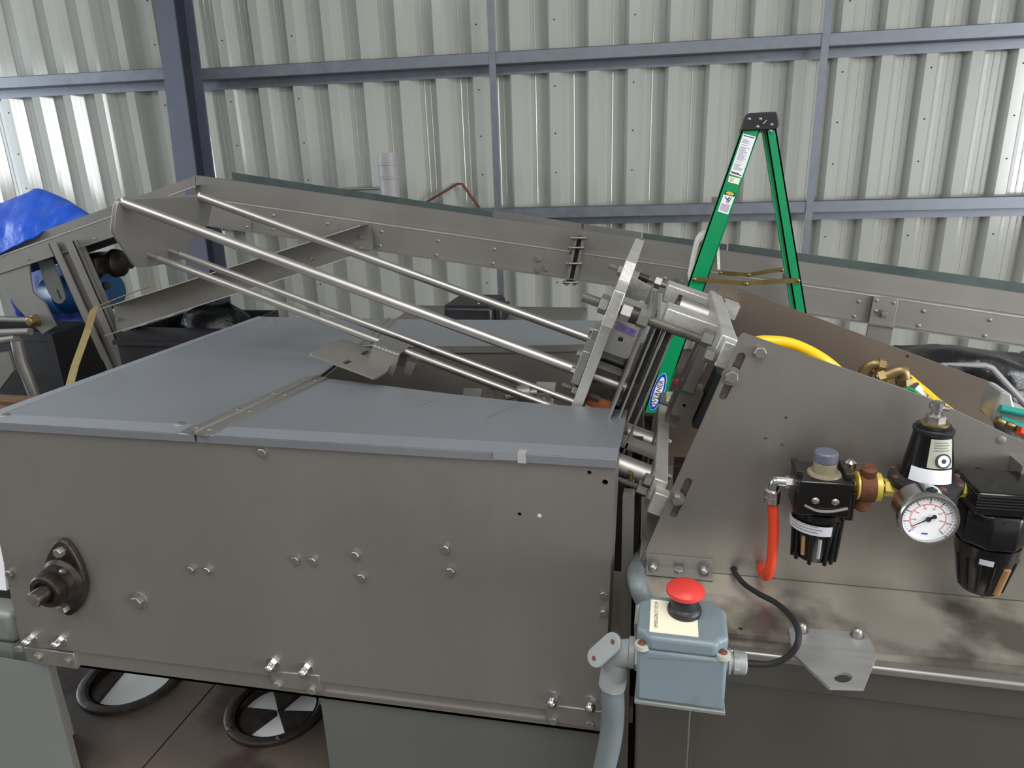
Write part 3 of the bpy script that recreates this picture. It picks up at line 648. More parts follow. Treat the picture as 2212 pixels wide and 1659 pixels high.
# inner chute walls and floor
ip = [(-.054, 1.040), (-.20, 1.052), (-.36, 1.082), (-.632, 1.142), (-.657, 1.377), (-.50, 1.384), (-.30, 1.406), (-.044, 1.456)]
for i in range(7):
    a, b = ip[i], ip[i + 1]; obj('chute_wall', M().sheet([V((*a, ZT - .005)), V((*b, ZT - .005)), V((*b, .93)), V((*a, .93))], .003), STEELV, hs)
obj('chute_floor', M().prism([V((x, y, .93)) for x, y in ip], (0, 0, .004)), STEELV, hs)
obj('lip_strip', M().prism([V((-.50, 1.380, ZT - .014)), V((-.30, 1.402, ZT - .014)), V((-.044, 1.452, ZT - .014)), V((-.044, 1.452, ZT + .001)), V((-.30, 1.402, ZT + .001)), V((-.50, 1.380, ZT + .001))][:3] + [V((-.044, 1.452, ZT + .001)), V((-.30, 1.402, ZT + .001)), V((-.50, 1.380, ZT + .001))], (0, .003, 0)), STEEL, hs)
for x, y, s in ((1010, 846, 22), (1170, 832, 10)):
    p = P(x, y, 1.32); obj('inner_flap', M().prism([p + V((-.02, 0, -.06)), p + V((.02, 0, -.06)), p + V((.026, .02, .0)), p + V((-.014, .02, .0))], (0, .003, 0)), STEEL, hs)
for x, y in ((1055, 850), (1175, 862)):
    p = P(x, y, 1.20); obj('chain_bracket', M().plate([p + V((-.012, 0, -.05)), p + V((.014, 0, -.05)), p + V((.012, 0, .010)), p + V((-.012, 0, .010))], [circ(p + V((0, 0, 0)), NY, .0035, 10)], (0, .004, 0)), DULL, hs)
p = P(1090, 860, 1.22); obj('chute_shaft', M().cyl(p, P(1160, 846, 1.26), .006, 10), BRIGHT, hs)
p = P(1130, 850, 1.25); obj('chute_roller', M().lathe(p, (1, .3, 0), [(-.012, .016), (.012, .016), (.014, .009), (.026, .009), (.026, .004)], 16), DULL, hs)
# hinges: two leaves each, barrel, rivets
def hinge(a, b, wd):
    a, b = V((*a, ZT)), V((*b, ZT)); d = (b - a).normalized(); n = V((d.y, -d.x, 0))
    for s in (-1, 1):
        q0, q1 = a + n * s * .003, b + n * s * .003
        lf = obj('hinge_leaf', M().prism([q0, q1, q1 + n * s * wd, q0 + n * s * wd], (0, 0, .0025)), STEEL, hs)
        L = (b - a).length; k = max(3, round(L / .075))
        for i in range(k): rivet('rivet', a + d * (L * (i + .25) / (k - .5)) + n * s * (wd * .6) + Z * .0025, Z, lf, BOLTM, .0052, .0028)
    obj('hinge_barrel', M().cyl(a + Z * .003, b + Z * .003, .0038, 10), STEEL, hs)
hinge((-.6875, FY - .008), (-.637, 1.138), .020); hinge((-.659, 1.380), (-.695, 1.634), .018)
for x, y in ((388, 917), (10, 898)): rivet('lid_screw', PZ(x, y, ZT), Z, hs, BOLTM, .009, .005)
for x, y in ((563, 687), (590, 694)): rivet('lid_screw', PZ(x, y, ZT), Z, hs, BOLTM, .006, .004)
FILM = mat('edge_film', (152, 155, 162), .45, .6, .02, 6.0)
obj('edge_film', M().prism([V((x, y, ZT + .0001)) for x, y in ((-1.108, .88), (-1.083, .88), (-1.052, 1.639), (-1.074, 1.640))], (0, 0, .0004)), FILM, hs)
obj('edge_film', M().box((-1.12, FY - .0065, ZT + .0001), (-.715, FY + .030, ZT + .0006)), FILM, hs); obj('edge_film', M().box((-.655, FY - .0065, ZT + .0001), (-.0575, FY + .030, ZT + .0006)), FILM, hs)
obj('clear_tape', M().box((P(1068, 970, FY).x, FY - .0078, ZT - .010), (P(1138, 972, FY).x, FY - .0066, ZT + .0012)), FILM, hs)
obj('clear_tape', M().box((P(1120, 970, FY).x, FY - .0084, ZT - .013), (P(1138, 972, FY).x, FY + .004, ZT + .0016)), GLASSY, hs)
for pa_, pb_, wd in (((1052, 902), (1122, 872), .0012), ((868, 862), (920, 847), .0009), ((905, 878), (960, 855), .0006)):
    a, b = PZ(*pa_, ZT + .0003), PZ(*pb_, ZT + .0003); n = V((-(b - a).y, (b - a).x, 0)).normalized() * wd
    obj('scratch', M().prism([a - n, b, a + n], (0, 0, .0002)), mat('scratched_steel', (150, 138, 122), .5, .6, .05, 30.0), hs)
fb = lambda x, y, r, h=.005, ws=False: bolt('panel_bolt', F(x, y) + V((0, -.0003, 0)), NY, hs, BOLTM, r, h, ws)
fb(568, 977, .0075); fb(415, 1228, .0062, .006); fb(450, 1230, .0062, .006)
for x, y in ((640, 1208), (677, 1210), (769, 1197), (782, 1245), (963, 1184), (974, 1232)): fb(x, y, .0072, .006)
fb(300, 1297, .0115, .009, True); fb(1305, 1283, .006); fb(1305, 1322, .006); fb(24, 1238, .008, .006)
rivet('plug', F(1165, 1114), NY, hs, PALELAB, .0038, .0012)
# frame angle below the panel, mounting brackets with acorn nuts
def zbot(X): return .776 + (X + 1.145) * (.797 - .776) / 1.074
m = M().prism([V((-1.05, FY + .006, zbot(-1.05) + .01)), V((-.06, FY + .006, zbot(-.06) + .01)), V((-.06, FY + .006, zbot(-.06) - .040)), V((-1.05, FY + .006, zbot(-1.05) - .040))], (0, .005, 0))
m.prism([V((-1.05, FY + .006, zbot(-1.05) - .040)), V((-.06, FY + .006, zbot(-.06) - .040)), V((-.06, FY + .05, zbot(-.06) - .040)), V((-1.05, FY + .05, zbot(-1.05) - .040))], (0, 0, .005))
obj('frame_angle', m, STEEL, hs)
obj('frame_strip', M().prism([V((-.62, FY + .003, zbot(-.62) - .022)), V((-.06, FY + .003, zbot(-.06) - .022)), V((-.06, FY + .003, zbot(-.06) - .026)), V((-.62, FY + .003, zbot(-.62) - .026))], (0, .004, 0)), STEEL, hs)
for (x0, y0, x1, y1, nuts, bolts_) in ((50, 1404, 157, 1418, ((62, 1385), (125, 1390)), ((82, 1418), (147, 1427), (44, 1400))), (582, 1456, 688, 1466, ((585, 1440), (657, 1450)), ((600, 1478), (675, 1490))), (1178, 1528, 1302, 1545, ((1193, 1515), (1275, 1525)), ((1195, 1555), (1275, 1563)))):
    a, b = P(x0, y0, FY - .004), P(x1, y1, FY - .004); zt_ = max(a.z, b.z) + .006
    bk = obj('mount_bracket', M().prism([V((a.x, FY - .002, a.z + .004)), V((b.x, FY - .002, b.z + .004)), V((b.x, FY - .002, b.z - .030)), V((a.x, FY - .002, a.z - .028))], (0, .010, 0)), STEEL, hs, bevel=.001)
    for x, y in nuts: place('acorn_nut', ('acorn', .0085), acorn(.0085), CHROME, P(x, y, FY - .006) * 1.0 + V((0, .006, 0)), NY, hs)
    for x, y in bolts_: bolt('bracket_bolt', P(x, y, FY - .002), NY, bk, STEEL, .0075, .005)
# flange bearing with protruding shaft
bc = P(150, 1243, FY - .001); fbz = obj('flange_bearing', M().lathe(bc, NY, [(0, .040), (.014, .040), (.020, .034), (.032, .033), (.034, .030), (.034, .012)], 26), DARKIRON, hs)
for o_ in ((.014, .066), (-.014, -.066)):
    pass
tv = V((.20, 0, 1)).normalized(); sv = V((tv.z, 0, -tv.x)); poly = []
for k in range(28):
    t = 2 * math.pi * k / 28; c_ = math.cos(t); s_ = math.sin(t)
    rr = .040 / max(abs(s_), .0001) if False else None
    poly.append(bc + tv * (.078 * c_ * (.55 + .45 * abs(c_) ** 1.2)) + sv * (.041 * s_ * (1 if abs(c_) < .6 else (1.15 - .25 * abs(c_)))))
obj('flange', M().prism(poly, (0, -.012, 0)), DARKIRON, fbz, bevel=.003)
sh = P(108, 1262, FY - .095); obj('shaft', M().lathe(bc, NY, [(0, .0135), (.072, .0135), (.0735, .0125), (.0735, .012)], 20), DARKIRON, fbz); obj('shaft_end', M().lathe(bc + V((0, -.0735, 0)), NY, [(-.001, .0124), (.0006, .0122), (.0006, 0)], 20), BOLTM, fbz)
obj('locking_collar', M().lathe(bc + V((0, -.03, 0)), NY, [(0, .028), (.004, .030), (.020, .030), (.023, .027), (.023, .020), (.016, .018), (.016, .014)], 24), DARKIRON, fbz)
for s in (1, -1): bolt('flange_bolt', bc + tv * .058 * s + V((0, -.012, 0)), NY, fbz, BOLTM, .009, .011)
rivet('grease_nipple', bc + V((.024, -.030, .030)), V((.4, -.7, .5)), fbz, BOLTM, .005, .012)

# stand below the housing
st = thing('machine_stand', 'grey panelled stand with a stained lower deck under the hopper housing', 'stand', (-.6, 1.25, 0))
a, b = P(102, 1440, FY + .012), P(150, 1659, FY + .012); xl = b + (b - a) * ((0 - b.z) / (b.z - a.z))
obj('left_panel', M().prism([V((-1.6, FY + .012, .735)), a, V((a.x - .02, FY + .012, 0)), V((-1.6, FY + .012, 0))], (0, .003, 0)), PANELG, st)
obj('left_post', M().prism([a + V((0, .001, 0)), a + V((.007, .001, -.0)), V((a.x - .013, FY + .013, 0)), V((a.x - .020, FY + .013, 0))], (0, .008, 0)), DULL, st)
c0 = P(697, 1490, FY + .014); c1 = P(706, 1659, FY + .014); xr = (c0.x + c1.x) / 2
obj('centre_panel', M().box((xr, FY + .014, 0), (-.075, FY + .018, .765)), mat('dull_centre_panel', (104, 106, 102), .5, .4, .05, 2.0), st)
obj('centre_panel_return', M().box((xr, FY + .018, 0), (xr + .004, FY + .6, .765)), DULL, st)
DZ = .45
def DK(x, y): return PZ(x, y, DZ)
d1, d2 = DK(290, 1466), DK(600, 1530); R1, R2 = .118, .112
sx = (DK(455, 1490).x + DK(320, 1645).x) / 2
for nm, xa, xb, dc, R in (('deck_plate', -1.62, sx - .002, d1, R1), ('deck_plate', sx + .002, xr - .002, d2, R2)):
    obj(nm, M().plate([V((xa, .89, DZ)), V((xb, .89, DZ)), V((xb, 1.62, DZ)), V((xa, 1.62, DZ))], [circ(V((dc.x, dc.y, DZ)), Z, R * .86, 36)], (0, 0, -.012)), DARKWOOD, st)
obj('deck_batten', M().box((sx - .06, .89, DZ - .03), (sx + .06, 1.62, DZ - .013)), WOOD, st)
for dc, R in ((d1, R1), (d2, R2)):
    c = V((dc.x, dc.y, DZ)); a, b, _ = frame(Z)
    o = obj('port_ring', M().lathe(c, Z, [(0, R), (.010, R), (.013, R * .96), (.013, R * .86), (.006, R * .80), (-.06, R * .78), (-.06, R * .76), (.004, R * .76)], 40, 0.0, False), DARKIRON, st)
    obj('lit_floor_disc', M().lathe(c + V((0, 0, -.022)), Z, [(0, R * .77), (.004, R * .77)], 36), WHITEP, st)  # white disc stands in for the bright lit floor below the hole
    if dc is d2:
        for an, wd in ((math.radians(100), .5), (math.radians(-20), .5), (math.radians(215), .55)):
            m = M().prism([c + V((math.cos(an + t) * r, math.sin(an + t) * r, -.0175)) for t, r in ((-wd, .004), (-wd, R * .76), (0, R * .76), (wd, R * .76), (wd, .004))], (0, 0, .012)); obj('vane', m, DARKIRON, o)
        for k in range(5): rivet('ring_screw', c + V((math.cos(k * 1.2 - 2.2) * R * .93, math.sin(k * 1.2 - 2.2) * R * .93, .012)), Z, o, DARKIRON, .007, .006)
    else:
        m = M().prism([c + V((math.cos(t) * R * .76, math.sin(t) * R * .76, -.0175)) for t in [math.radians(135 + 10 * k) for k in range(12)]], (0, 0, .012)); obj('vane', m, DARKIRON, o)
for x, y in ((-1.58, .92), (-1.58, 1.6), (xr - .03, 1.6)): obj('post', M().box((x, y, 0), (x + .03, y + .03, DZ - .012)), DULL, st)
# things peeping in at the left edge of the frame
wb = thing('white_guard', 'white plastic guard at the left edge behind the hopper panel', 'guard', (-1.5, .95, .9))
p = P(14, 1276, .93); obj('panel', M().prism([V((-1.75, .93, p.z)), p, P(2, 1150, .93), V((-1.75, .93, P(0, 1150, .93).z))], (0, .02, 0)), WHITEP, wb)
obj('edge_trim', M().prism([V((-1.75, .929, p.z - .016)), p + V((.008, -.001, -.016)), p + V((.006, -.001, 0)), V((-1.75, .929, p.z))], (0, .024, 0)), RUBBER, wb)
wgz = p.z - .018
sb = thing('stand_box', 'pale grey moulded box at the left edge below the white guard', 'box', (-1.6, 1.0, 0))
q = P(30, 1300, .90); obj('body', M().box((-1.75, .885, .74), (q.x - .005, .96, wgz)), PANELG, sb, bevel=.012); obj('base', M().box((-1.75, .885, 0), (q.x - .02, .96, .735)), PANELG, sb)

# ================================================================== inclined tooling: (a along the rods, y across, w square to both)
TL = math.radians(19.4); AU = V((math.cos(TL), 0, -math.sin(TL))); AW = V((math.sin(TL), 0, math.cos(TL))); O0 = V((-.09, 0, 1.35))
def T(a, y, w_): return O0 + AU * a + AW * w_ + V((0, y, 0))
def tbox(m, a0, a1, y0, y1, w0, w1):
    return m.hexa([T(a0, y0, w0), T(a1, y0, w0), T(a1, y1, w0), T(a0, y1, w0), T(a0, y0, w1), T(a1, y0, w1), T(a1, y1, w1), T(a0, y1, w1)])
rg = thing('rod_guide_frame', 'inclined guide frame of four bright rods between two end plates above the hopper', 'guide', T(-.45, 1.23, -.15))
pl = [(264, 431), (450, 421.5), (457, 422.5), (460, 427), (458, 446), (451, 481), (444, 491), (426, 515), (393, 562), (386, 564), (344, 573), (308, 578), (296, 578), (291, 573), (246, 503), (246, 495), (252, 445), (256, 436)]
ep = [PN(x, y, T(-.897, 1.12, 0), AU) for x, y in pl]
obj('end_plate', M().prism(ep, AU * -.008), DULL, rg, bevel=.001)
rods = [(1.12, -.104, .0095, -.90, .065), (1.34, -.105, .0088, -.90, .02), (1.20, -.214, .0074, -.875, .0), (1.26, -.213, .0074, -.872, .0)]
for y, w_, r, a0, a1 in rods:
    o = obj('rod', M().lathe(T(a0, y, w_), AU, [(0, r * .8), (.002, r), (a1 - a0 - .002, r), (a1 - a0, r * .8)], 20), BRIGHT, rg)
    if a0 > -.9: obj('rod_stud', M().cyl(T(-.9, y, w_), T(a0 + .001, y, w_), r * .6, 10), DULL, o)
    else: obj('end_nut', M().lathe(T(-.899, y, w_), AU, [(0, r * 1.15), (.004, r * 1.15), (.004, r)], 6), BOLTM, o)
bpoly = [(1.05, -.250), (1.05, .078), (1.075, .104), (1.38, .104), (1.42, .07), (1.42, -.250)]
obj('bearing_plate', M().prism([T(-.009, y, w_) for y, w_ in bpoly], AU * .017), ALU, rg, bevel=.001)
def tblock(name, m_, *a, par=rg, bevel=.0015, **k): return obj(name, tbox(M(), *a), m_, par, bevel=bevel, **k)
cbk = tblock('clamp_block', STEEL, -.024, -.0095, 1.08, 1.16, -.115, -.055)
for w_ in (-.066, -.098): bolt('clamp_bolt', T(-.024, 1.095, w_), -AU, cbk, BOLTM, .007, .007)
cbk = tblock('clamp_block', STEEL, -.024, -.0095, 1.31, 1.37, -.13, -.075); bolt('clamp_bolt', T(-.024, 1.325, -.085), -AU, cbk, BOLTM, .007, .007)
tbk = tblock('marked_block', ALU, .0085, .056, 1.12, 1.20, -.030, .026)
ob = M().plate([T(.0085, 1.10, -.050), T(.047, 1.10, -.050), T(.051, 1.10, -.044), T(.051, 1.10, .004), T(.0085, 1.10, .020)], [circ(T(.027, 1.10, -.022), NY, .0045, 12)], (0, .02, 0)); obj('holed_lug', ob, ALU, rg)
ob = M().plate([T(.0085, 1.30, -.06), T(.062, 1.30, -.06), T(.062, 1.30, .035), T(.0085, 1.30, .045)], [circ(T(.044, 1.30, .004), NY, .006, 12)], (0, .015, 0)); obj('holed_lug', ob, ALU, rg)
obj('marker_stain', M().prism([T(.012, 1.0988, -.008), T(.046, 1.0988, -.010), T(.046, 1.0988, .000), T(.012, 1.0988, .005)], (0, .0008, 0)), PURPLE, rg)
def thread(m, a0, a1, y, w_, r, pitch=.0022):
    pr = []; a = a0
    while a < a1: pr += [(a - a0, r), (a - a0 + pitch * .5, r * .84)]; a += pitch
    return m.lathe(T(a0, y, w_), AU, [(0, r * .8)] + pr + [(a1 - a0, r * .8)], 14)
def nut(a0, a1, y, w_, r, par, rot=.3): return obj('hex_nut', M().lathe(T(a0, y, w_), AU, [(0, r * .9), (.001, r), (a1 - a0 - .001, r), (a1 - a0, r * .9)], 6, rot), BOLTM, par)
o = obj('threaded_rod', thread(M(), -.048, .150, .995, .046, .0078), BOLTM, rg); nut(-.022, -.0092, .995, .046, .0145, o); nut(.010, .026, .995, .046, .0145, o, .1); nut(.036, .052, .995, .046, .0145, o, .5); nut(.130, .146, .995, .050, .0135, o)
obj('rod_collar', M().lathe(T(.018, .995, .046), AU, [(0, .0125), (.018, .0125)], 18), DARKIRON, o)
obj('side_ear', tbox(M(), -.0088, .008, .975, 1.052, .02, .075), ALU, rg, bevel=.0015)
o = obj('threaded_rod', thread(M(), -.041, .10, 1.385, .036, .0062), BOLTM, rg); nut(-.020, -.0092, 1.385, .036, .0125, o); nut(.0085, .022, 1.385, .036, .0125, o); nut(.054, .068, 1.385, .037, .0125, o, .1)
obj('rod_sleeve', M().lathe(T(.022, 1.385, .036), AU, [(0, .0075), (.020, .0075)], 14), DARKIRON, o)
o = obj('threaded_rod', thread(M(), -.037, .03, 1.10, -.130, .0055), BOLTM, rg); nut(-.0175, -.0092, 1.10, -.130, .011, o)
obj('rod_end_tube', M().lathe(T(.009, 1.20, -.100), AU, [(0, .013), (.055, .013), (.055, .009), (.02, .009)], 18), STEEL, rg)
obj('cut_channel', tbox(M(), .009, .062, 1.13, 1.15, -.090, -.083), BRIGHT, rg)
sp = obj('spring_block', tbox(M(), .012, .050, 1.09, 1.12, -.168, -.150), WHITEP, rg)
obj('thread_bush', thread(M(), .014, .052, 1.11, -.143, .0125, .004), ORFIB, rg); obj('red_tip', M().lathe(T(.010, 1.104, -.137), AU, [(0, .004), (.002, .006), (.006, .006)], 12), REDP, rg)
tblock('black_cap', BLACKP, .053, .066, 1.10, 1.14, -.156, -.130)

# sliding bracket carried by the two lower rods
sbk = thing('slide_bracket', 'bent stainless slotted bracket hanging on the two lower guide rods', 'bracket', PN(780, 780, T(0, 1.15, -.235), AW))
BWp = T(0, 1.15, -.238)
bq = lambda x, y: PN(x, y, BWp, AW)
outer = [(671, 762), (677, 758), (733, 733), (742, 732), (800, 752), (848, 775), (838, 800), (832, 806), (815, 815), (806, 816), (800, 813), (672, 765)]
def slotpx(x0, y0, x1, y1, r): return slot(bq(x0, y0), bq(x1, y1), AW, r, 5)
obj('slotted_plate', M().plate([bq(*p) for p in outer], [slotpx(746, 784, 758, 778, .0045), slotpx(785, 765, 796, 759, .0045), slotpx(713, 748, 719, 749, .0022)], AW * -.004), STEEL, sbk)
bx_ = [bq(x, y) for x, y in ((806, 745), (860, 766), (848, 811), (793, 790))]
yb0 = bx_[0].y
f0 = [PN(x, y, V((0, 1.165, 0)), V((0, 1, 0))) for x, y in ((806, 746), (863, 767), (849, 811), (792, 790))]
bxo = obj('box_flange', M().prism(f0, (0, .004, 0)), STEEL, sbk)
obj('box_top', M().hexa([f0[0], f0[1], f0[1] + V((0, .06, 0)), f0[0] + V((0, .06, 0))] + [p + AW * .004 for p in (f0[0], f0[1], f0[1] + V((0, .06, 0)), f0[0] + V((0, .06, 0)))]), STEEL, sbk)
obj('rear_flange', M().prism([p + V((0, .056, 0)) for p in f0], (0, .004, 0)), STEEL, sbk)
wld = M().tube([f0[0].lerp(f0[1], t / 14) + V((0, -.001, .0015 * (t % 2))) for t in range(15)], [.0022 + .0008 * (t % 2) for t in range(15)], 8); obj('weld_bead', wld, CHROME, sbk)
wld = M().tube([f0[0].lerp(f0[1], t / 14) + V((0, .058, .0015 * (t % 2))) for t in range(15)], [.0022 + .0008 * (t % 2) for t in range(15)], 8); obj('weld_bead', wld, CHROME, sbk)
e_ = f0[1] + V((.004, .02, -.02)); obj('end_tab', M().prism([e_, e_ + AU * .018, e_ + AU * .016 - AW * .022, e_ - AW * .022], (0, .012, 0)), STEEL, sbk)

# ================================================================== PRESS FRAME, right half: two side plates
RY = .88
pf = thing('stamping_press', 'right half of the machine, two tall stainless side plates with slots', 'machine', (.3, 1.06, 1.043))
R = lambda x, y: P(x, y, RY)
def rnd(pts, k=3): return pts
tl = [R(1378, 1236), R(1380, 1222), R(1594, 738), R(1600, 727), R(1604, 722), R(1609, 721), R(1790, 785), R(2000, 858), R(2212, 956)]
dx = (tl[-1] - tl[-2]); ex_ = tl[-1] + dx * 1.2
outer = tl + [ex_, V((ex_.x, RY, 1.044)), V((tl[0].x, RY, 1.044))]
hl = [slot(R(1601, 770), R(1562, 856), NY, .0052, 6), slot(R(1487, 1040), R(1455, 1112), NY, .0050, 6), circ(R(1585, 1227), NY, .0055, 12)] + [circ(R(x, y), NY, .0022, 8) for x, y in ((1697, 903), (1653, 947), (1688, 961))]
obj('front_side_plate', M().plate(outer, hl, (0, .006, 0)), STEELV, pf)
BYp = 1.24
rt = [P(x, y, BYp) for x, y in ((1556, 620), (1563, 614), (1580, 617), (1760, 685), (1980, 768), (2148, 829), (2150, 860), (2140, 900))]
rl = P(1482, 880, BYp)
obj('rear_side_plate', M().plate(rt + [V((rt[-1].x + .03, BYp, 1.1)), V((rt[-1].x + .1, BYp, 1.044)), V((.0, BYp, 1.044)), V((-.03, BYp, 1.06))], [circ(P(1592, 633, BYp), NY, .004, 10), circ(P(1960, 770, BYp), NY, .003, 10)], (0, .006, 0)), STEELB, pf)
for x, y, r in ((1580, 812, .0085), (1462, 1076, .0075)): bolt('slot_bolt', R(x, y), NY, pf, BOLTM, r, .009, True)
for (xa, ya), (xb, yb) in (((1601, 770), (1562, 856)), ((1487, 1040), (1455, 1112))):
    obj('slot_backing', M().prism(slot(R(xa, ya) + V((0, .0065, 0)), R(xb, yb) + V((0, .0065, 0)), NY, .0072, 6), (0, .002, 0)), STEELB, pf)
bolt('plate_bolt', R(1641, 760), NY, pf, BOLTM, .008, .008)
# foot angle of the front plate
fa = [R(1397, 1196), R(1540, 1205)]; z0 = 1.0445
m = M().box((fa[0].x, RY - .004, z0), (fa[1].x, RY - .0005, (fa[0].z + fa[1].z) / 2)); m.box((fa[0].x, RY - .022, z0), (fa[1].x, RY - .004, z0 + .004))
an = obj('foot_angle', m, STEEL, pf)
for x, y in ((1411, 1219), (1520, 1226)): place('acorn_nut', ('acorn', .0068), acorn(.0068), BOLTM, P(x, y, RY - .0042), NY, an)
bolt('angle_bolt', V(((fa[0].x + fa[1].x) / 2, RY - .014, z0 + .004)), Z, an, BOLTM, .0072, .006)
# angle cleat at the right edge of the photograph, clear plastic patch
p = R(2184, 985); obj('edge_cleat', M().box((p.x, RY - .004, R(2190, 1052).z), (p.x + .08, RY - .0003, p.z)).box((p.x, RY - .03, R(2190, 1052).z), (p.x + .004, RY - .004, p.z)), STEEL, pf)
rivet('cleat_rivet', R(2207, 1050) + V((0, -.004, 0)), NY, pf, WHITEL, .008, .004)
obj('clear_patch', M().lathe(R(2163, 950), NY, [(-.0005, .0055), (.001, .0052), (.0016, .003)], 10), STEEL, pf)
zt_ = P(1400, 892, 1.32).z; obj('tie_plate', M().box((-.036, 1.318, 1.0), (.06, 1.323, zt_)), STEELB, pf)
obj('tie_bar', M().box((-.036, 1.300, zt_ - .012), (.06, 1.318, zt_ + .002)), DARKIRON, pf, bevel=.002)
# cross bars carrying the tooling
ph = thing('press_tooling', 'cast aluminium press head of cross bars, cylinders and thin parallel plates', 'press', T(.12, 1.1, -.05))
obj('upper_cross_bar', tbox(M(), .146, .168, .935, 1.265, .040, .075), ALU, ph, bevel=.002)
obj('bar_end_block', tbox(M(), .150, .172, .915, .936, .036, .072), ALU, ph, bevel=.0015)
obj('near_arm', tbox(M(), .072, .148, 1.015, 1.065, .040, .068), ALU, ph, bevel=.002)
obj('far_arm', tbox(M(), .074, .160, 1.25, 1.30, .030, .062), ALU, ph, bevel=.002)
obj('arm_slot_pad', tbox(M(), .098, .106, 1.246, 1.251, .005, .052), RUBBER, ph)
cy_ = obj('cylinder', M().lathe(T(.098, 1.17, .045), AU, [(0, .014), (0, .019), (.050, .019), (.052, .016), (.052, 0)], 24), BRIGHT, ph)
obj('cylinder_cap', M().lathe(T(.092, 1.17, .045), AU, [(0, .016), (.006, .0165)], 24), DARKIRON, cy_)
bolt('bar_bolt', T(.1685, 1.20, .058), AU, ph, BOLTM, .008, .010); bolt('bar_bolt', T(.1685, 1.0, .058), AU, ph, BOLTM, .008, .010)
nut(.134, .146, .925, .045, .011, ph); obj('bar_cleat', tbox(M(), .170, .196, 1.20, 1.235, .05, .075), ALU, ph)
obj('lower_cross_bar', tbox(M(), .138, .158, .915, 1.235, -.182, -.146), ALU, ph, bevel=.002)
obj('bar_end_block', tbox(M(), .143, .165, .893, .916, -.190, -.156), ALU, ph, bevel=.0015)
for y, w_, r in ((.965, -.170, .0178), (1.10, -.170, .0168)):
    c_ = obj('cylinder', M().lathe(T(.085, y, w_), AU, [(0, r * .7), (0, r), (.05, r), (.053, r * .8), (.053, 0)], 24), BRIGHT, ph)
    for dw in (.012, -.012): bolt('bar_bolt', T(.158, y, w_ + dw), AU, ph, BOLTM, .005, .008)
obj('spacer_bar', tbox(M(), .075, .138, 1.0, 1.03, -.156, -.146), STEEL, ph)
obj('tie_rod', thread(M(), .05, .142, .935, -.178, .0045), BOLTM, ph); nut(.122, .138, .935, -.178, .011, ph)
nut(.126, .138, .93, -.160, .010, ph)
# pack of thin die plates seen edge on
for a0, t_, y0, y1, w0, w1, m_ in ((.050, .003, .99, 1.30, -.225, .045, STEEL), (.064, .003, 1.0, 1.10, -.225, .045, STEEL), (.078, .003, 1.0, 1.04, -.16, .042, STEEL), (.069, .006, 1.01, 1.025, -.055, .040, RUBBER), (.083, .006, 1.0, 1.015, -.085, .040, RUBBER), (.0905, .003, 1.0, 1.015, -.225, .040, STEEL)):
    obj('die_plate', tbox(M(), a0, a0 + t_, y0, y1, w0, w1), m_, ph)
obj('rear_link', tbox(M(), .148, .170, 1.11, 1.14, -.070, .038), STEEL, ph, bevel=.002)
obj('holed_block', M().plate([T(.149, 1.12, -.118), T(.186, 1.12, -.118), T(.186, 1.12, -.066), T(.149, 1.12, -.066)], [circ(T(.165, 1.12, -.096), NY, .003, 8)], (0, .05, 0)), DULL, ph)
obj('lower_link', tbox(M(), .150, .172, 1.15, 1.19, -.150, -.118), DULL, ph); obj('dark_pad', tbox(M(), .188, .21, 1.10, 1.15, -.12, -.02), RUBBER, ph)

# posts in the gap between the two halves
gp = thing('gap_posts', 'dark upright steel posts in the narrow gap between the two machine halves', 'post', (-.02, 1.0, 0))
for xa, xb, ya, yb, z1, m_ in ((-.052, -.036, .90, .93, 1.14, STEEL), (-.046, -.030, .955, .98, 1.10, DARKIRON), (-.045, -.03, 1.02, 1.06, 1.17, DARKIRON)):
    obj('post', M().box((xa, ya, 0), (xb, yb, z1)), m_, gp)
obj('upright', M().box((-.018, .955, SZ0), (.010, .98, 1.12)), DULL, pf); obj('upright', M().box((.02, 1.06, SZ0), (.05, 1.1, 1.12)), DARKIRON, pf)
obj('cross_piece', M().box((-.052, .905, .74), (-.030, .93, .77)), DULL, gp)
obj('latch_pin', M().lathe(P(1362, 1070, .95), V((0, -.3, 1)), [(0, .006), (.03, .006), (.03, .004), (.045, .004)], 10), BRASS, gp)

# ================================================================== BASE CABINET under the press
SZ = 1.043
bs = thing('base_cabinet', 'stainless base cabinet with a stained ledge under the press side plates', 'cabinet', (.3, 1.0, 0))
X0, X1, YF = -.026, .62, .749
obj('ledge_plate', M().plate([V((X0, YF, SZ)), V((X1, YF + .012, SZ)), V((X1, 1.34, SZ)), V((X0, 1.34, SZ))], [circ(V((P(1600, 1357, .76).x, .762, SZ)), Z, .003, 8)], (0, 0, -.006)), SHELF, bs)
obj('ledge_skirt', M().prism([V((X0, YF + .004, SZ - .006)), V((X1, YF + .016, SZ - .006)), V((X1, YF + .020, SZ - .024)), V((X0, YF + .008, SZ - .024))], (0, .004, 0)), SHELF, bs)
obj('door_rail', M().box((X0, YF + .000, SZ - .036), (X1, YF + .03, SZ - .024)), STEEL, bs, bevel=.003)
zf = P(1900, 1502, .77).z
obj('upper_fascia', M().box((.055, YF + .012, zf), (X1, YF + .016, SZ - .036)), STEEL_SHADE, bs)
obj('lower_fascia', M().box((.055, YF + .020, 0), (X1, YF + .024, zf + .004)), STEEL_SHADE, bs)
po = obj('corner_post', M().box((X0 + .006, YF + .010, 0), (.050, YF + .05, SZ - .036)), STEEL_SHADE, bs, bevel=.003)
obj('side_panel', M().box((X0 + .006, YF + .05, 0), (X0 + .009, 1.34, SZ - .006)), STEEL_SHADE, bs)
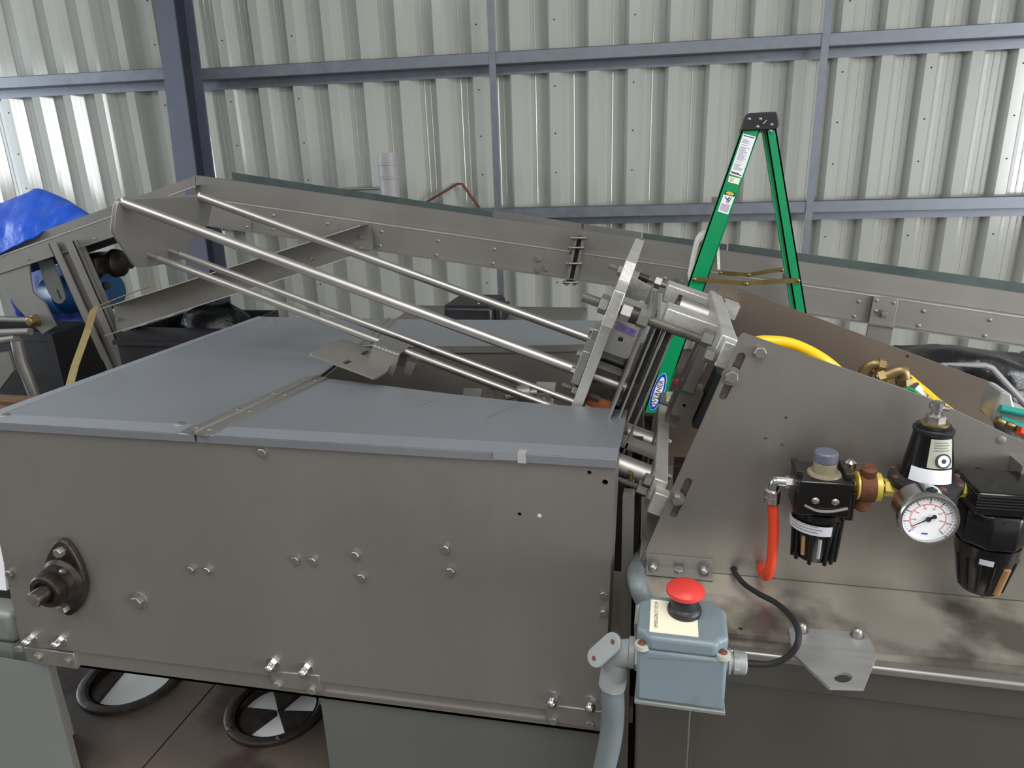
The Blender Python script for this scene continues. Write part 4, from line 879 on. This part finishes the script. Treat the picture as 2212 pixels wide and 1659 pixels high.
obj('back_panel', M().box((X0, 1.336, 0), (X1, 1.34, SZ - .006)), STEEL, bs); obj('end_panel', M().box((X1 - .004, YF + .02, 0), (X1, 1.336, SZ - .006)), STEEL, bs)
obj('post_lip', M().box((.050, YF + .012, 0), (.055, YF + .020, SZ - .04)), STEEL_SHADE, bs)
# lifting tab bolted over the ledge edge
tq = lambda x, y: PZ(x, y, SZ + .0042)
tp = [tq(1704, 1355), tq(1712, 1410), tq(1787, 1480), tq(1793, 1484), tq(1866, 1486), tq(1893, 1418), tq(1887, 1395), tq(1874, 1372), tq(1868, 1366)]
nrm = V((0, 0, 1))
hr = [tq(1821 + 20 * math.cos(t * math.pi / 9), 1463 + 11.5 * math.sin(t * math.pi / 9)) for t in range(18)]
tab = obj('lifting_tab', M().plate(tp, [hr], nrm * -.004), TABM, bs)
place('tab_bolt', ('acorn', .0055), acorn(.0055), BOLTM, tq(1851, 1374), nrm, tab); place('tab_bolt', ('acorn', .0055), acorn(.0055), BOLTM, tq(1731, 1363), nrm, tab)

# ================================================================== EMERGENCY STOP BOX
LUG = mat('chipped_pale_lug', (166, 166, 156), .55, 0.0, .1, 40.0)
def estop(label, name, x0, x1, y0, y1, z0, z1, bx, by, rad, full=True):
    e = thing(name, label, 'switch', ((x0 + x1) / 2, (y0 + y1) / 2, z0))
    W_, D_, H_ = x1 - x0, y1 - y0, z1 - z0
    obj('flange_plate', M().box((x0 - .0015, y0 - .0015, z0), (x1 + .0015, y1, z0 + .005)), IVORY if not full else PANELG, e, bevel=.001)
    obj('body', M().box((x0, y0, z0 + .005), (x1, y1, z1 - .019)), GREYBOX, e, bevel=.004)
    ld_ = obj('cover', M().prism([V((x, y, z1 - .019)) for x, y in ((x0 + .012, y0 - .001), (x1 - .012, y0 - .001), (x1 - .008, y0 + .008), (x1 + .001, y0 + .012), (x1 + .001, y1 - .012), (x1 - .008, y1 - .008), (x1 - .012, y1 + .001), (x0 + .012, y1 + .001), (x0 + .008, y1 - .008), (x0 - .001, y1 - .012), (x0 - .001, y0 + .012), (x0 + .008, y0 + .008))], (0, 0, .019)), GREYBOX, e, bevel=.007, seg=4)
    for x in (x0 + .005, x1 - .005):
        for y in (y0 + .005, y1 - .005):
            obj('corner_lug', M().lathe((x, y, z1 - .0195), Z, [(0, .0086), (.0050, .0082), (.0056, .007), (.0056, 0)], 14), LUG, e)
            s_ = rivet('cover_screw', (x, y, z1 - .0135), Z, e, BROWNR, .0048, .003)
    pw = W_ * .545; lp = obj('legend_plate', M().box((x0 + W_ * .13, y0 + D_ * .10, z1), (x0 + W_ * .13 + pw, y0 + D_ * .86, z1 + .0012)), IVORY, e)
    if full: text('legend_lettering', 'EMERGENCY STOP', .0058, (x0 + W_ * .13 + .007, y0 + D_ * .50, z1 + .0014), (0, 1, 0), (-1, 0, 0), INK, lp)
    b = V((bx, by, z1 + .0012))
    obj('neck', M().lathe(b, Z, [(0, rad * .86), (.004, rad * .90), (.007, rad * .86), (.010, rad * .72), (.022, rad * .70), (.030, rad * .6)], 28), BLACKP, e)
    obj('mushroom_button', M().lathe(b + Z * .024, Z, [(0, rad * .5), (.001, rad * .92), (.004, rad), (.007, rad * .985), (.011, rad * .82), (.0135, rad * .5), (.0143, rad * .2), (.0145, 0)], 36), REDP, e)
    return e
ex0, ex1, ey0, ey1, ez1 = P(1377, 1378, .66).x, P(1575, 1390, .66).x, .66, .738, 1.095
ez0 = P(1470, 1532, .66).z
bb = PZ(1478, 1324, ez1); es = estop('grey box with a red mushroom emergency stop button on the near ledge', 'emergency_stop_box', ex0, ex1, ey0, ey1, ez0, ez1, bb.x, bb.y, .0218)
obj('paint_scratch', M().prism([P(1395, 1420, .6596), P(1540, 1428, .6596), P(1535, 1431, .6596), P(1400, 1423, .6596)], (0, .0004, 0)), CONDUIT, es)
q = P(1476, 814, 1.42); estop('small far emergency stop box glimpsed between the press head plates', 'emergency_stop_box', q.x - .047, q.x + .063, 1.38, 1.46, q.z - .15, q.z - .045, q.x, 1.42, .021, False)
fpz = thing('switch_post', 'grey post holding the far emergency stop box behind the press', 'post', (q.x, 1.42, 0)); obj('tube', M().box((q.x - .035, 1.4, .02), (q.x - .005, 1.44, q.z - .15)), DULL, fpz); obj('foot', M().box((q.x - .08, 1.36, 0), (q.x + .04, 1.48, .02)), DULL, fpz)
obj('switch_bracket', M().prism([V((ex0 + .01, ey1, ez0 + .01)), V((ex1 - .01, ey1, ez0 + .01)), V((ex1 - .01, ey1, ez1 - .03)), V((ex0 + .01, ey1, ez1 - .03))], (0, YF - ey1 + .0115, 0)), DULL, es)
# conduit body (elbow with a cover plate), conduit, rear conduit
ce = thing('conduit_elbow', 'painted cast conduit elbow with a screwed cover left of the red stop button', 'fitting', P(1335, 1410, .69))
yc = .70; s0 = V((ex0, yc, P(1372, 1410, yc).z)); s1 = P(1333, 1412, yc); d0 = P(1322, 1480, yc)
obj('body', M().tube(smooth_path([s0, s0.lerp(s1, .6), s1 + V((-.004, 0, -.004)), s1.lerp(d0, .35), d0], 6), [.0165] * 25, 18), FITTING, ce)
cva, cvb = P(1292, 1424, yc - .014), P(1342, 1380, yc - .014); n_ = (cvb - cva).cross(V((0, 1, 0))).normalized(); n_ = n_ if n_.z > 0 else -n_
ax_ = (V((0, -1, 0)) * .75 + n_ * .65).normalized()
cvp = obj('cover_plate', M().prism(slot(cva.lerp(cvb, .14) + ax_ * .008, cva.lerp(cvb, .86) + ax_ * .008, ax_, .0115, 8), ax_ * .005), FITTING, ce, bevel=.001)
for t in (.10, .90): rivet('cover_screw', cva.lerp(cvb, t) + ax_ * .013, ax_, cvp, BROWNR, .0034, .0015)
obj('hub', M().lathe(s0 + V((-.004, 0, 0)), (-1, 0, 0), [(0, .0185), (.006, .0185), (.007, .0165)], 18), FITTING, ce)
obj('locknut', M().lathe(s0 + V((0, 0, 0)), (-1, 0, 0), [(-.001, .020), (.003, .020)], 8), CHROME, ce)
cdp = smooth_path([d0 + V((.0, 0, .008)), P(1324, 1540, yc), P(1318, 1600, yc), P(1300, 1690, yc), P(1285, 1800, yc), V((P(1285, 1800, yc).x - .02, yc, .3)), V((P(1285, 1800, yc).x - .02, yc, .0))], 8)
tag(obj('flexible_conduit', M().tube(cdp, .0142, 16), CONDUIT), 'grey flexible conduit dropping to the floor from the cast elbow', 'conduit')
rcp = smooth_path([P(1400, 1170, 1.05), P(1384, 1205, .96), P(1374, 1235, .86), P(1378, 1262, .80), P(1392, 1298, .795), P(1415, 1320, .775)], 8)
tag(obj('flexible_conduit', M().tube(rcp, .0125, 14), CONDUIT), 'grey conduit curving behind the emergency stop box into the gap', 'conduit')
# cable gland + black cable
gl = thing('cable_gland', 'beige cable gland on the right side of the emergency stop box', 'gland', (ex1, .70, P(1600, 1432, .7).z))
g0 = V((ex1 + .0005, .70, P(1600, 1432, .7).z)); obj('body', M().lathe(g0, (1, 0, 0), [(0, .0115), (.004, .0115), (.0045, .0145), (.007, .0145), (.0075, .0105), (.010, .0105), (.0105, .0128), (.023, .0128), (.025, .0105), (.0252, .005)], 18), FITTING, gl)
obj('gland_nut', M().lathe(g0 + V((.0105, 0, 0)), (1, 0, 0), [(0, .0135), (.006, .0135)], 6), FITTING, gl)
kp = smooth_path([g0 + V((.026, 0, 0)), P(1665, 1434, .70), P(1705, 1416, .70), P(1725, 1382, .705), P(1716, 1342, .73), P(1680, 1305, .78), P(1640, 1283, .81), P(1608, 1262, .845), P(1588, 1238, .868), P(1585, 1228, .884)], 8)
tag(obj('black_cable', M().tube(kp, .0036, 10), RUBBER), 'black cable looping from the stop box gland into a hole in the side plate', 'cable')

# ================================================================== COMPRESSED AIR SET on the front side plate
YC = .825
Q = lambda x, y: P(x, y, YC)
def zof(x, y): return Q(x, y).z
# lubricator
lb = thing('air_lubricator', 'black air lubricator with grey knob, leftmost of the air set', 'lubricator', Q(1765, 1200))
c = V((Q(1772, 1060).x, YC, 0)); zt, zm, zb = zof(1772, 1022), zof(1772, 1095), zof(1757, 1200)
hw = .029; obj('head', M().prism([c + V((x, y, zm)) for x, y in ((-hw, -.026), (hw, -.026), (hw + .004, -.018), (hw + .004, .02), (hw, .034), (-hw, .034), (-hw - .003, .02), (-hw - .003, -.018))], (0, 0, zt - zm)), BLACKG, lb, bevel=.002)
obj('side_boss', M().box((c.x + hw - .006, YC - .020, zm - .006), (c.x + hw + .006, YC + .012, zt - .014)), BLACKG, lb, bevel=.0015)
for s in (-1, 1): obj('head_lug', M().box((c.x + s * hw * .95 - .004, YC - .010, zt - .002), (c.x + s * hw * .95 + .004, YC + .03, zt + .006)), DARKIRON, lb, bevel=.001)
obj('bowl', M().lathe(c, Z, [(zb, .016), (zb + .003, .022), (zb + .012, .0245), (zm - .012, .029), (zm, .029)], 28), BLACKG, lb)
for k in range(9):
    an_ = math.radians(180 + 20 * k + 10); p = c + V((math.cos(an_) * .0255, math.sin(an_) * .0255, 0))
    if k in (2, 4): obj('sight_slot', M().tube([p + Z * (zb + .012), p + V((math.cos(an_) * .002, math.sin(an_) * .002, zm - .030))], .0024, 8), FILTW if k == 2 else GLASSY, lb)
    else: obj('guard_rib', M().tube([p + Z * (zb + .002), p + V((math.cos(an_) * .003, math.sin(an_) * .003, zm - .008))], .0026, 8), BLACKG, lb)
def band(name, c, z0, z1, r0, r1, a0, a1, m_, par, n=16, t=.0006):
    m = M(); vs = []
    for i in range(n + 1):
        a = math.radians(a0 + (a1 - a0) * i / n)
        for r, z in ((r0, z0), (r1, z1), (r1 + t, z1), (r0 + t, z0)): vs.append(c + V((math.cos(a) * r, math.sin(a) * r, z)))
    m.add(vs, [(4 * i + j, 4 * i + (j + 1) % 4, 4 * i + 4 + (j + 1) % 4, 4 * i + 4 + j) for i in range(n) for j in range(4)] + [(0, 1, 2, 3), (4 * n + 3, 4 * n + 2, 4 * n + 1, 4 * n)])
    return obj(name, m, m_, par)
bl = band('paper_label', c, zof(1750, 1130), zof(1750, 1110), .0316, .0322, 178, 290, PALELAB, lb)
for i in range(3): band('print_lines', c, zof(1750, 1124 - 6 * i), zof(1750, 1122.5 - 6 * i), 0.0325, .0326, 200, 262 + 8 * (i % 2), GREYINK, bl, 10, .0003)
for s in (-.010, .012): rivet('head_screw', c + V((s, -.0262, zof(1772, 1062))), NY, lb, BOLTM, .0045, .003)
obj('retaining_lip', M().tube(smooth_path([c + V((-.022, -.0268, zof(1772, 1072))), c + V((-.008, -.0285, zof(1772, 1080))), c + V((.008, -.0285, zof(1772, 1080))), c + V((.026, -.0268, zof(1772, 1073)))], 5), .0018, 8), BOLTM, lb)
kt = zof(1775, 985)
obj('sight_dome', M().lathe(c + V((.002, 0, 0)), Z, [(zt, .020), (zt + .002, .019), (zt + .003, .014), (zt + .016, .013)], 22), mat('amber_plastic_dome', (134, 126, 100), .3), lb)
obj('knob', M().lathe(c + V((.002, 0, zt + .016)), Z, [(0, .012), (.001, .0135), (.011, .0135), (.013, .012), (.013, 0)], 22), mat('grey_knob', (96, 96, 112), .45), lb)
# elbow fitting + orange tube
ef = thing('push_fitting', 'nickel plated push-in elbow at the left end of the air set', 'fitting', Q(1672, 1060))
e0 = c + V((-hw - .003, 0, zof(1712, 1042))); ezz = e0.z; e1 = V((Q(1671, 1042).x, YC, ezz)); ezb = zof(1672, 1086)
obj('body', M().tube(smooth_path([e0, e0.lerp(e1, .55), e1 + V((.002, 0, -.001)), e1 + V((0, 0, -.014))], 6), [.0062] * 19, 14), CHROME, ef)
obj('thread_hex', M().lathe(e0, (-1, 0, 0), [(0, .0078), (.009, .0078)], 6), CHROME, ef)
obj('collet', M().lathe((e1.x, YC, ezb), Z, [(0, .0078), (.001, .0095), (.009, .0095), (.0095, .0088), (.010, .0095), (.017, .0095), (.018, .007)], 20), CHROME, ef)
op = smooth_path([V((e1.x, YC, ezb + .004)), Q(1671, 1140), Q(1667, 1205), P(1660, 1240, YC + .004), P(1651, 1244, YC + .02), P(1645, 1228, YC + .038), P(1645, 1222, YC + .056)], 8)
tag(obj('orange_air_tube', M().tube(op, .0064, 14), ORANGE), 'orange air tube hooking from the push-in elbow into the side plate', 'tube')
# coupling between lubricator and regulator
cpz = thing('pipe_coupling', 'yellow threaded pipe coupling wrapped by a brown rusty clamp', 'coupling', Q(1870, 1050))
zc = zof(1870, 1050); xr0 = c.x + hw + .006; xr1 = Q(1925, 1052).x
obj('pipe', M().cyl(V((xr0 - .004, YC, zc)), V((xr1, YC, zc)), .008, 14), BRASS, cpz)
xa, xb = Q(1846, 1050).x, Q(1902, 1050).x
obj('yellow_sleeve', M().lathe((xa, YC, zc), (1, 0, 0), [(0, .014), (.001, .0172), (xb - xa - .001, .0172), (xb - xa, .014)], 24), YELLOWB, cpz)
xm = Q(1869, 1050).x; cl_ = obj('clamp_ring', M().lathe((xm - .0085, YC, zc), (1, 0, 0), [(0, .0175), (.001, .019), (.017, .019), (.018, .0175)], 24), BROWNR, cpz)
obj('clamp_ear', M().lathe((xm, YC - .004, zc + .017), (0, -.3, 1), [(0, .009), (.010, .009), (.013, .006), (.013, 0)], 14), BROWNR, cl_); obj('clamp_ear', M().lathe((xm - .002, YC - .002, zc - .016), (0, -.1, -1), [(0, .010), (.012, .009), (.015, .005), (.015, 0)], 14), BROWNR, cl_)
obj('plug', M().lathe((Q(1845, 1022).x, YC + .02, zof(1845, 1030)), Z, [(0, .007), (.010, .007), (.013, .004), (.013, 0)], 12), CHROME, cpz)
obj('hex_nipple', M().lathe((Q(1908, 1052).x, YC, zc), (1, 0, 0), [(0, .0105), (.010, .0105), (.0105, .008), (xr1 - Q(1908, 1052).x, .008)], 6), YELLOWB, cpz)
# regulator
rg_ = thing('pressure_regulator', 'black domed pressure regulator with a white label, in the middle of the air set', 'regulator', Q(1995, 1060))
c = V((Q(2000, 1030).x, YC, 0)); zd = zof(1998, 1040); ztp = zof(2008, 918)
obj('body', M().lathe(c, Z, [(zd - .032, .014), (zd - .03, .022), (zd - .012, .026), (zd - .004, .032)], 26), BLACKG, rg_)
fl_ = obj('diaphragm_flange', M().lathe(c, Z, [(zd - .005, .036), (zd - .004, .039), (zd + .004, .0395), (zd + .007, .036), (zd + .009, .030)], 36), BLACKP, rg_)
for k in range(8): rivet('flange_screw', c + V((math.cos(k * .785 + .2) * .0345, math.sin(k * .785 + .2) * .0345, zd + .0068)), Z, fl_, BROWNR, .0042, .003)
obj('bonnet', M().lathe(c, Z, [(zd + .006, .030), (zd + .012, .0275), (zd + .02, .0265), (ztp - .004, .0195), (ztp, .0195), (ztp + .002, .017), (ztp + .002, 0)], 30), BLACKG, rg_)
obj('bonnet_rim', M().lathe(c, Z, [(ztp - .008, .0205), (ztp - .006, .0215), (ztp - .003, .0215), (ztp - .001, .019)], 30), BLACKP, rg_)
obj('washer', M().lathe(c, Z, [(ztp + .002, .015), (ztp + .004, .015)], 20), BRASS, rg_); obj('lock_nut', M().lathe(c, Z, [(ztp + .004, .0105), (ztp + .012, .0105), (ztp + .013, .009)], 6), BOLTM, rg_)
obj('adjusting_screw', M().lathe(c, Z, [(ztp + .013, .0055), (ztp + .018, .0055), (ztp + .019, .007), (ztp + .028, .007), (ztp + .029, .005)], 10), CHROME, rg_)
obj('tee_handle', M().cyl(c + V((-.008, 0, ztp + .024)), c + V((.012, .0, ztp + .020)), .003, 8), BOLTM, rg_)
def rb(z): return .0265 + (z - zd - .02) * (.0195 - .0265) / (ztp - .004 - zd - .02)
z0, z1 = zd + .010, zd + .0265; band('white_label', c, z0, z1, .0292, .0272, 215, 308, WHITEL, rg_)
z0, z1 = zd + .028, zd + .061; nl = band('name_label', c, z0, z1, rb(z0) + .0004, rb(z1) + .0004, 248, 312, mat('green_grey_label', (176, 180, 158), .5), rg_)
an_ = math.radians(284); zz = zd + .037; rr = rb(zz) + .0013; pc = c + V((math.cos(an_) * rr, math.sin(an_) * rr, zz)); nx = V((math.cos(an_), math.sin(an_), .22)).normalized()
obj('dial_ring', M().lathe(pc, nx, [(-.001, .0088), (.0003, .0088), (.0004, .0072)], 12), INK, nl); obj('dial_field', M().lathe(pc, nx, [(-.001, .0066), (.0008, .0066)], 20), WHITEL, nl); obj('dial_dot', M().lathe(pc, nx, [(-.001, .0028), (.0014, .0026)], 14), INK, nl)
for i in range(4): band('print_lines', c, zd + .048 + i * .003, zd + .0492 + i * .003, rb(zd + .048 + i * .003) + .0011, rb(zd + .0492 + i * .003) + .0011, 258, 300 - 5 * (i % 2), GREYINK, nl, 8, .0002)
# gauge
gc = P(2005, 1121, YC - .075); gp_ = thing('pressure_gauge', 'round chrome pressure gauge with a white dial in front of the regulator', 'gauge', gc)
b0 = gc + V((0, .032, 0)); gr = .0305
obj('stem', M().cyl(b0, V((gc.x - .004, YC - .02, zd - .016)), .006, 12), BRASS, gp_)
obj('case', M().lathe(b0, NY, [(0, gr * .7), (.001, gr * .93), (.026, gr * .95), (.027, gr), (.034, gr), (.036, gr * .96), (.036, gr * .87), (.031, gr * .85)], 44, 0.0, False), CHROME, gp_)
dl = obj('dial', M().lathe(b0 + V((0, -.0315, 0)), NY, [(-.001, gr * .88), (0, gr * .88)], 40), WHITEL, gp_)
fy = b0.y - .0318
def dp(a, r): return V((gc.x + math.cos(math.radians(a)) * r, fy, gc.z + math.sin(math.radians(a)) * r))
tk = M(); tr_ = M()
for i in range(33):
    a = 225 - 270 * i / 32; r0 = gr * (.70 if i % 4 == 0 else .75)
    d = (dp(a, 1) - dp(a, 0)); n_ = V((-d.z, 0, d.x)).normalized() * (.0004 if i % 4 == 0 else .0002)
    tk.prism([dp(a, r0) - n_, dp(a, r0) + n_, dp(a, gr * .80) + n_, dp(a, gr * .80) - n_], (0, -.0002, 0))
for i in range(28):
    a = 225 - 270 * i / 28; b = 225 - 270 * (i + 1) / 28
    tr_.prism([dp(a, gr * .565), dp(b, gr * .565), dp(b, gr * .585), dp(a, gr * .585)], (0, -.0002, 0))
    d = (dp(a, 1) - dp(a, 0)); n_ = V((-d.z, 0, d.x)).normalized() * .0003
    if i % 4 == 0: tr_.prism([dp(a, gr * .48) - n_, dp(a, gr * .48) + n_, dp(a, gr * .57) + n_, dp(a, gr * .57) - n_], (0, -.0002, 0))
obj('black_scale', tk, INK, dl); obj('red_scale', tr_, REDINK, dl)
sm_ = M()
for i in range(9):                                                     # small illegible figures round both scales
    a = 225 - 270 * i / 8; p = dp(a, gr * .64); sm_.box((p.x - .0009, fy - .0003, p.z - .0006), (p.x + .0009, fy - .0001, p.z + .0006))
obj('scale_figures', sm_, GREYINK, dl)
sm_ = M()
for i in range(1, 7): p = dp(225 - 270 * i / 7, gr * .42); sm_.box((p.x - .0012, fy - .0003, p.z - .0006), (p.x + .0012, fy - .0001, p.z + .0006))
obj('red_figures', sm_, REDINK, dl)
obj('blue_mark', M().box((gc.x - .004, fy - .0003, gc.z - gr * .62), (gc.x + .002, fy - .0001, gc.z - gr * .565)), BLUEINK, dl)
d = (dp(212, 1) - dp(212, 0)).normalized(); n_ = V((-d.z, 0, d.x)); nc = V((gc.x, fy - .001, gc.z))
obj('needle', M().prism([nc - d * .004 - n_ * .0008, nc - d * .004 + n_ * .0008, nc + d * .019 + n_ * .0002, nc + d * .019 - n_ * .0002], (0, -.0006, 0)).lathe(nc, NY, [(0, .0028), (.0008, .0028)], 16).lathe(nc - d * .0065, NY, [(0, .0023), (.0008, .0023)], 14).prism([nc - d * .006 - n_ * .0011, nc - d * .006 + n_ * .0011, nc + n_ * .0011, nc - n_ * .0011], (0, -.0006, 0)), INK, dl)
obj('fill_plug', M().lathe(gc + V((.002, .008, gr * .93)), Z, [(0, .006), (.003, .0055), (.003, .003), (.005, .0025)], 12), RUBBER, gp_)
# filter
ft = thing('air_filter', 'large black air filter bowl at the right edge of the photograph', 'filter', Q(2130, 1270))
c = V((Q(2152, 1080).x, YC, 0)); zt, zm, zb = zof(2150, 1040), zof(2145, 1108), zof(2130, 1272)
obj('nipple', M().lathe((Q(2068, 1062).x, YC, zof(2080, 1058)), (1, 0, 0), [(0, .009), (.012, .009), (.013, .007), (.03, .007)], 8), YELLOWB, ft)
hd = obj('head', M().box((c.x - .034, YC - .034, zm + .012), (c.x + .06, YC + .036, zt)), BLACKG, ft, bevel=.003)
for i in range(5): obj('head_fin', M().box((c.x - .035, YC - .0355, zt - .004 - i * .0035), (c.x + .061, YC + .037, zt - .0025 - i * .0035)), BLACKP, hd)
obj('collar', M().lathe(c, Z, [(zm - .034, .033), (zm - .030, .037), (zm + .008, .037), (zm + .012, .034)], 8, math.pi / 8), BLACKG, ft, bevel=.002)
obj('cast_badge', M().prism([c + V((math.cos(t * .3142) * .008 + .004, -.0345, zm + .004 + math.sin(t * .3142) * .003)) for t in range(20)], (0, -.0008, 0)), DARKIRON, ft)
obj('bowl', M().lathe(c, Z, [(zb, .016), (zb + .003, .0215), (zb + .010, .0245), (zm - .05, .0325), (zm - .034, .0335)], 26), BLACKG, ft)
for k in range(7):
    a_ = math.radians(190 + 25 * k)
    if k != 4: obj('bowl_rib', M().tube([c + V((math.cos(a_) * .0235, math.sin(a_) * .0235, zb + .008)), c + V((math.cos(a_) * .0315, math.sin(a_) * .0315, zm - .052))], .0022, 8), BLACKG, ft)
a_ = math.radians(292); p0 = c + V((math.cos(a_) * .0235, math.sin(a_) * .0235, zb + .008)); p1 = c + V((math.cos(a_) * .0315, math.sin(a_) * .0315, zm - .056)); obj('sight_glass', M().tube([p0, p1], .0042, 10), FILTW, ft)
obj('drain', M().lathe(c + V((.004, -.008, zb - .006)), Z, [(0, .004), (.006, .006), (.009, .006)], 12), BRASS, ft)
band('bowl_label', c, zm - .052, zm - .045, .0335, .0338, 238, 262, PALELAB, ft)
# wall studs the set hangs on
for nm, x, z in (('lubricator_bracket', lb, 1.19), ):
    pass
for par, xx, zz in ((lb, Q(1772, 1060).x, zof(1772, 1060)), (rg_, Q(2000, 1030).x, zd - .02), (ft, c.x, zt - .012)):
    obj('mounting_stud', M().cyl(V((xx, YC + .02, zz)), V((xx, RY + .001, zz)), .006, 10), DARKIRON, par)

# ================================================================== hoses and fittings between the side plates
yh = smooth_path([P(1600, 770, 1.04), P(1628, 742, 1.04), P(1660, 737, 1.04), P(1715, 745, 1.04), P(1780, 778, 1.04), P(1850, 835, 1.06), P(1920, 870, 1.08), P(1965, 850, 1.1)], 8)
tag(obj('yellow_air_hose', M().tube(yh, .0085, 14), YELLOW), 'yellow air hose arching up between the two side plates', 'hose')
yh = smooth_path([P(1890, 830, 1.16), P(1940, 808, 1.15), P(1985, 838, 1.13), P(2020, 868, 1.12), P(2060, 900, 1.1), P(2090, 950, 1.1)], 8)
tag(obj('yellow_air_hose', M().tube(yh, .0078, 14), YELLOW), 'second piece of yellow hose running down right of the brass fittings', 'hose')
def elbow(pts, r, label, hexes, m_=BRASS, Y=1.05):
    ps = [P(x, y, Y) for x, y in pts]; e = thing('brass_elbow', label, 'fitting', ps[0], 'brass fittings between the side plates')
    obj('body', M().tube(smooth_path(ps, 5), r, 12), m_, e)
    for i, (a, b) in enumerate(hexes):
        A_, B_ = ps[a], ps[b]; d = (B_ - A_).normalized(); obj('hex_collar', M().lathe(A_ + d * .002, d, [(0, r * 1.35), (.009, r * 1.35)], 6), m_, e)
elbow([(1866, 812), (1876, 792), (1888, 786), (1912, 792)], .0075, 'left brass elbow, highest of the fittings behind the front plate', ((0, 1), (3, 2)))
elbow([(1893, 816), (1915, 810), (1940, 801), (1952, 806), (1953, 832)], .0085, 'wide brass elbow in the middle of the fittings behind the front plate', ((0, 1), (4, 3)), Y=1.04)
nf = thing('tube_fitting', 'small silver hex fitting right of the brass elbows', 'fitting', P(1980, 840, 1.06))
p0, p1 = P(1972, 835, 1.06), P(1992, 860, 1.06); obj('hex_body', M().lathe(p0, p1 - p0, [(0, .010), (.010, .010), (.011, .008), (.022, .008), (.0225, .010), (.027, .010)], 6), BOLTM, nf)
tag(obj('green_wire', M().tube(smooth_path([P(1945, 848, 1.02), P(1962, 840, 1.02), P(1978, 846, 1.02), P(1990, 856, 1.02)], 6), .0022, 8), GREENP), 'short green wire beside the silver hex fitting', 'wire')
# clear manifold with teal tubes at the right edge
mf = thing('tube_manifold', 'clear plastic manifold holding teal tubes at the right edge', 'manifold', P(2180, 890, 1.06))
q = P(2152, 905, 1.02); obj('body', M().prism([P(x, y, 1.02) for x, y in ((2148, 890), (2165, 845), (2186, 852), (2192, 880), (2240, 900), (2240, 960), (2145, 912))], (0, .05, 0)), GLASSY, mf, bevel=.003)
for dy, x0, y0, x1, y1 in ((0, 2160, 882, 2260, 902), (0, 2160, 905, 2260, 940)):
    obj('teal_tube', M().cyl(P(x0, y0, 1.012), P(x1, y1, 1.012), .0052, 10), TEAL, mf)
for x, y in ((2152, 906), (2172, 914), (2192, 924)): obj('ferrule', M().lathe(P(x, y, 1.008), V((1, 0, -.5)), [(0, .005), (.008, .006), (.012, .004)], 10), BRASS, mf)
tag(obj('orange_air_tube', M().cyl(P(2200, 930, 1.0), P(2290, 965, 1.0), .0062, 10), ORANGE), 'end of an orange tube at the far right above the side plate', 'tube')
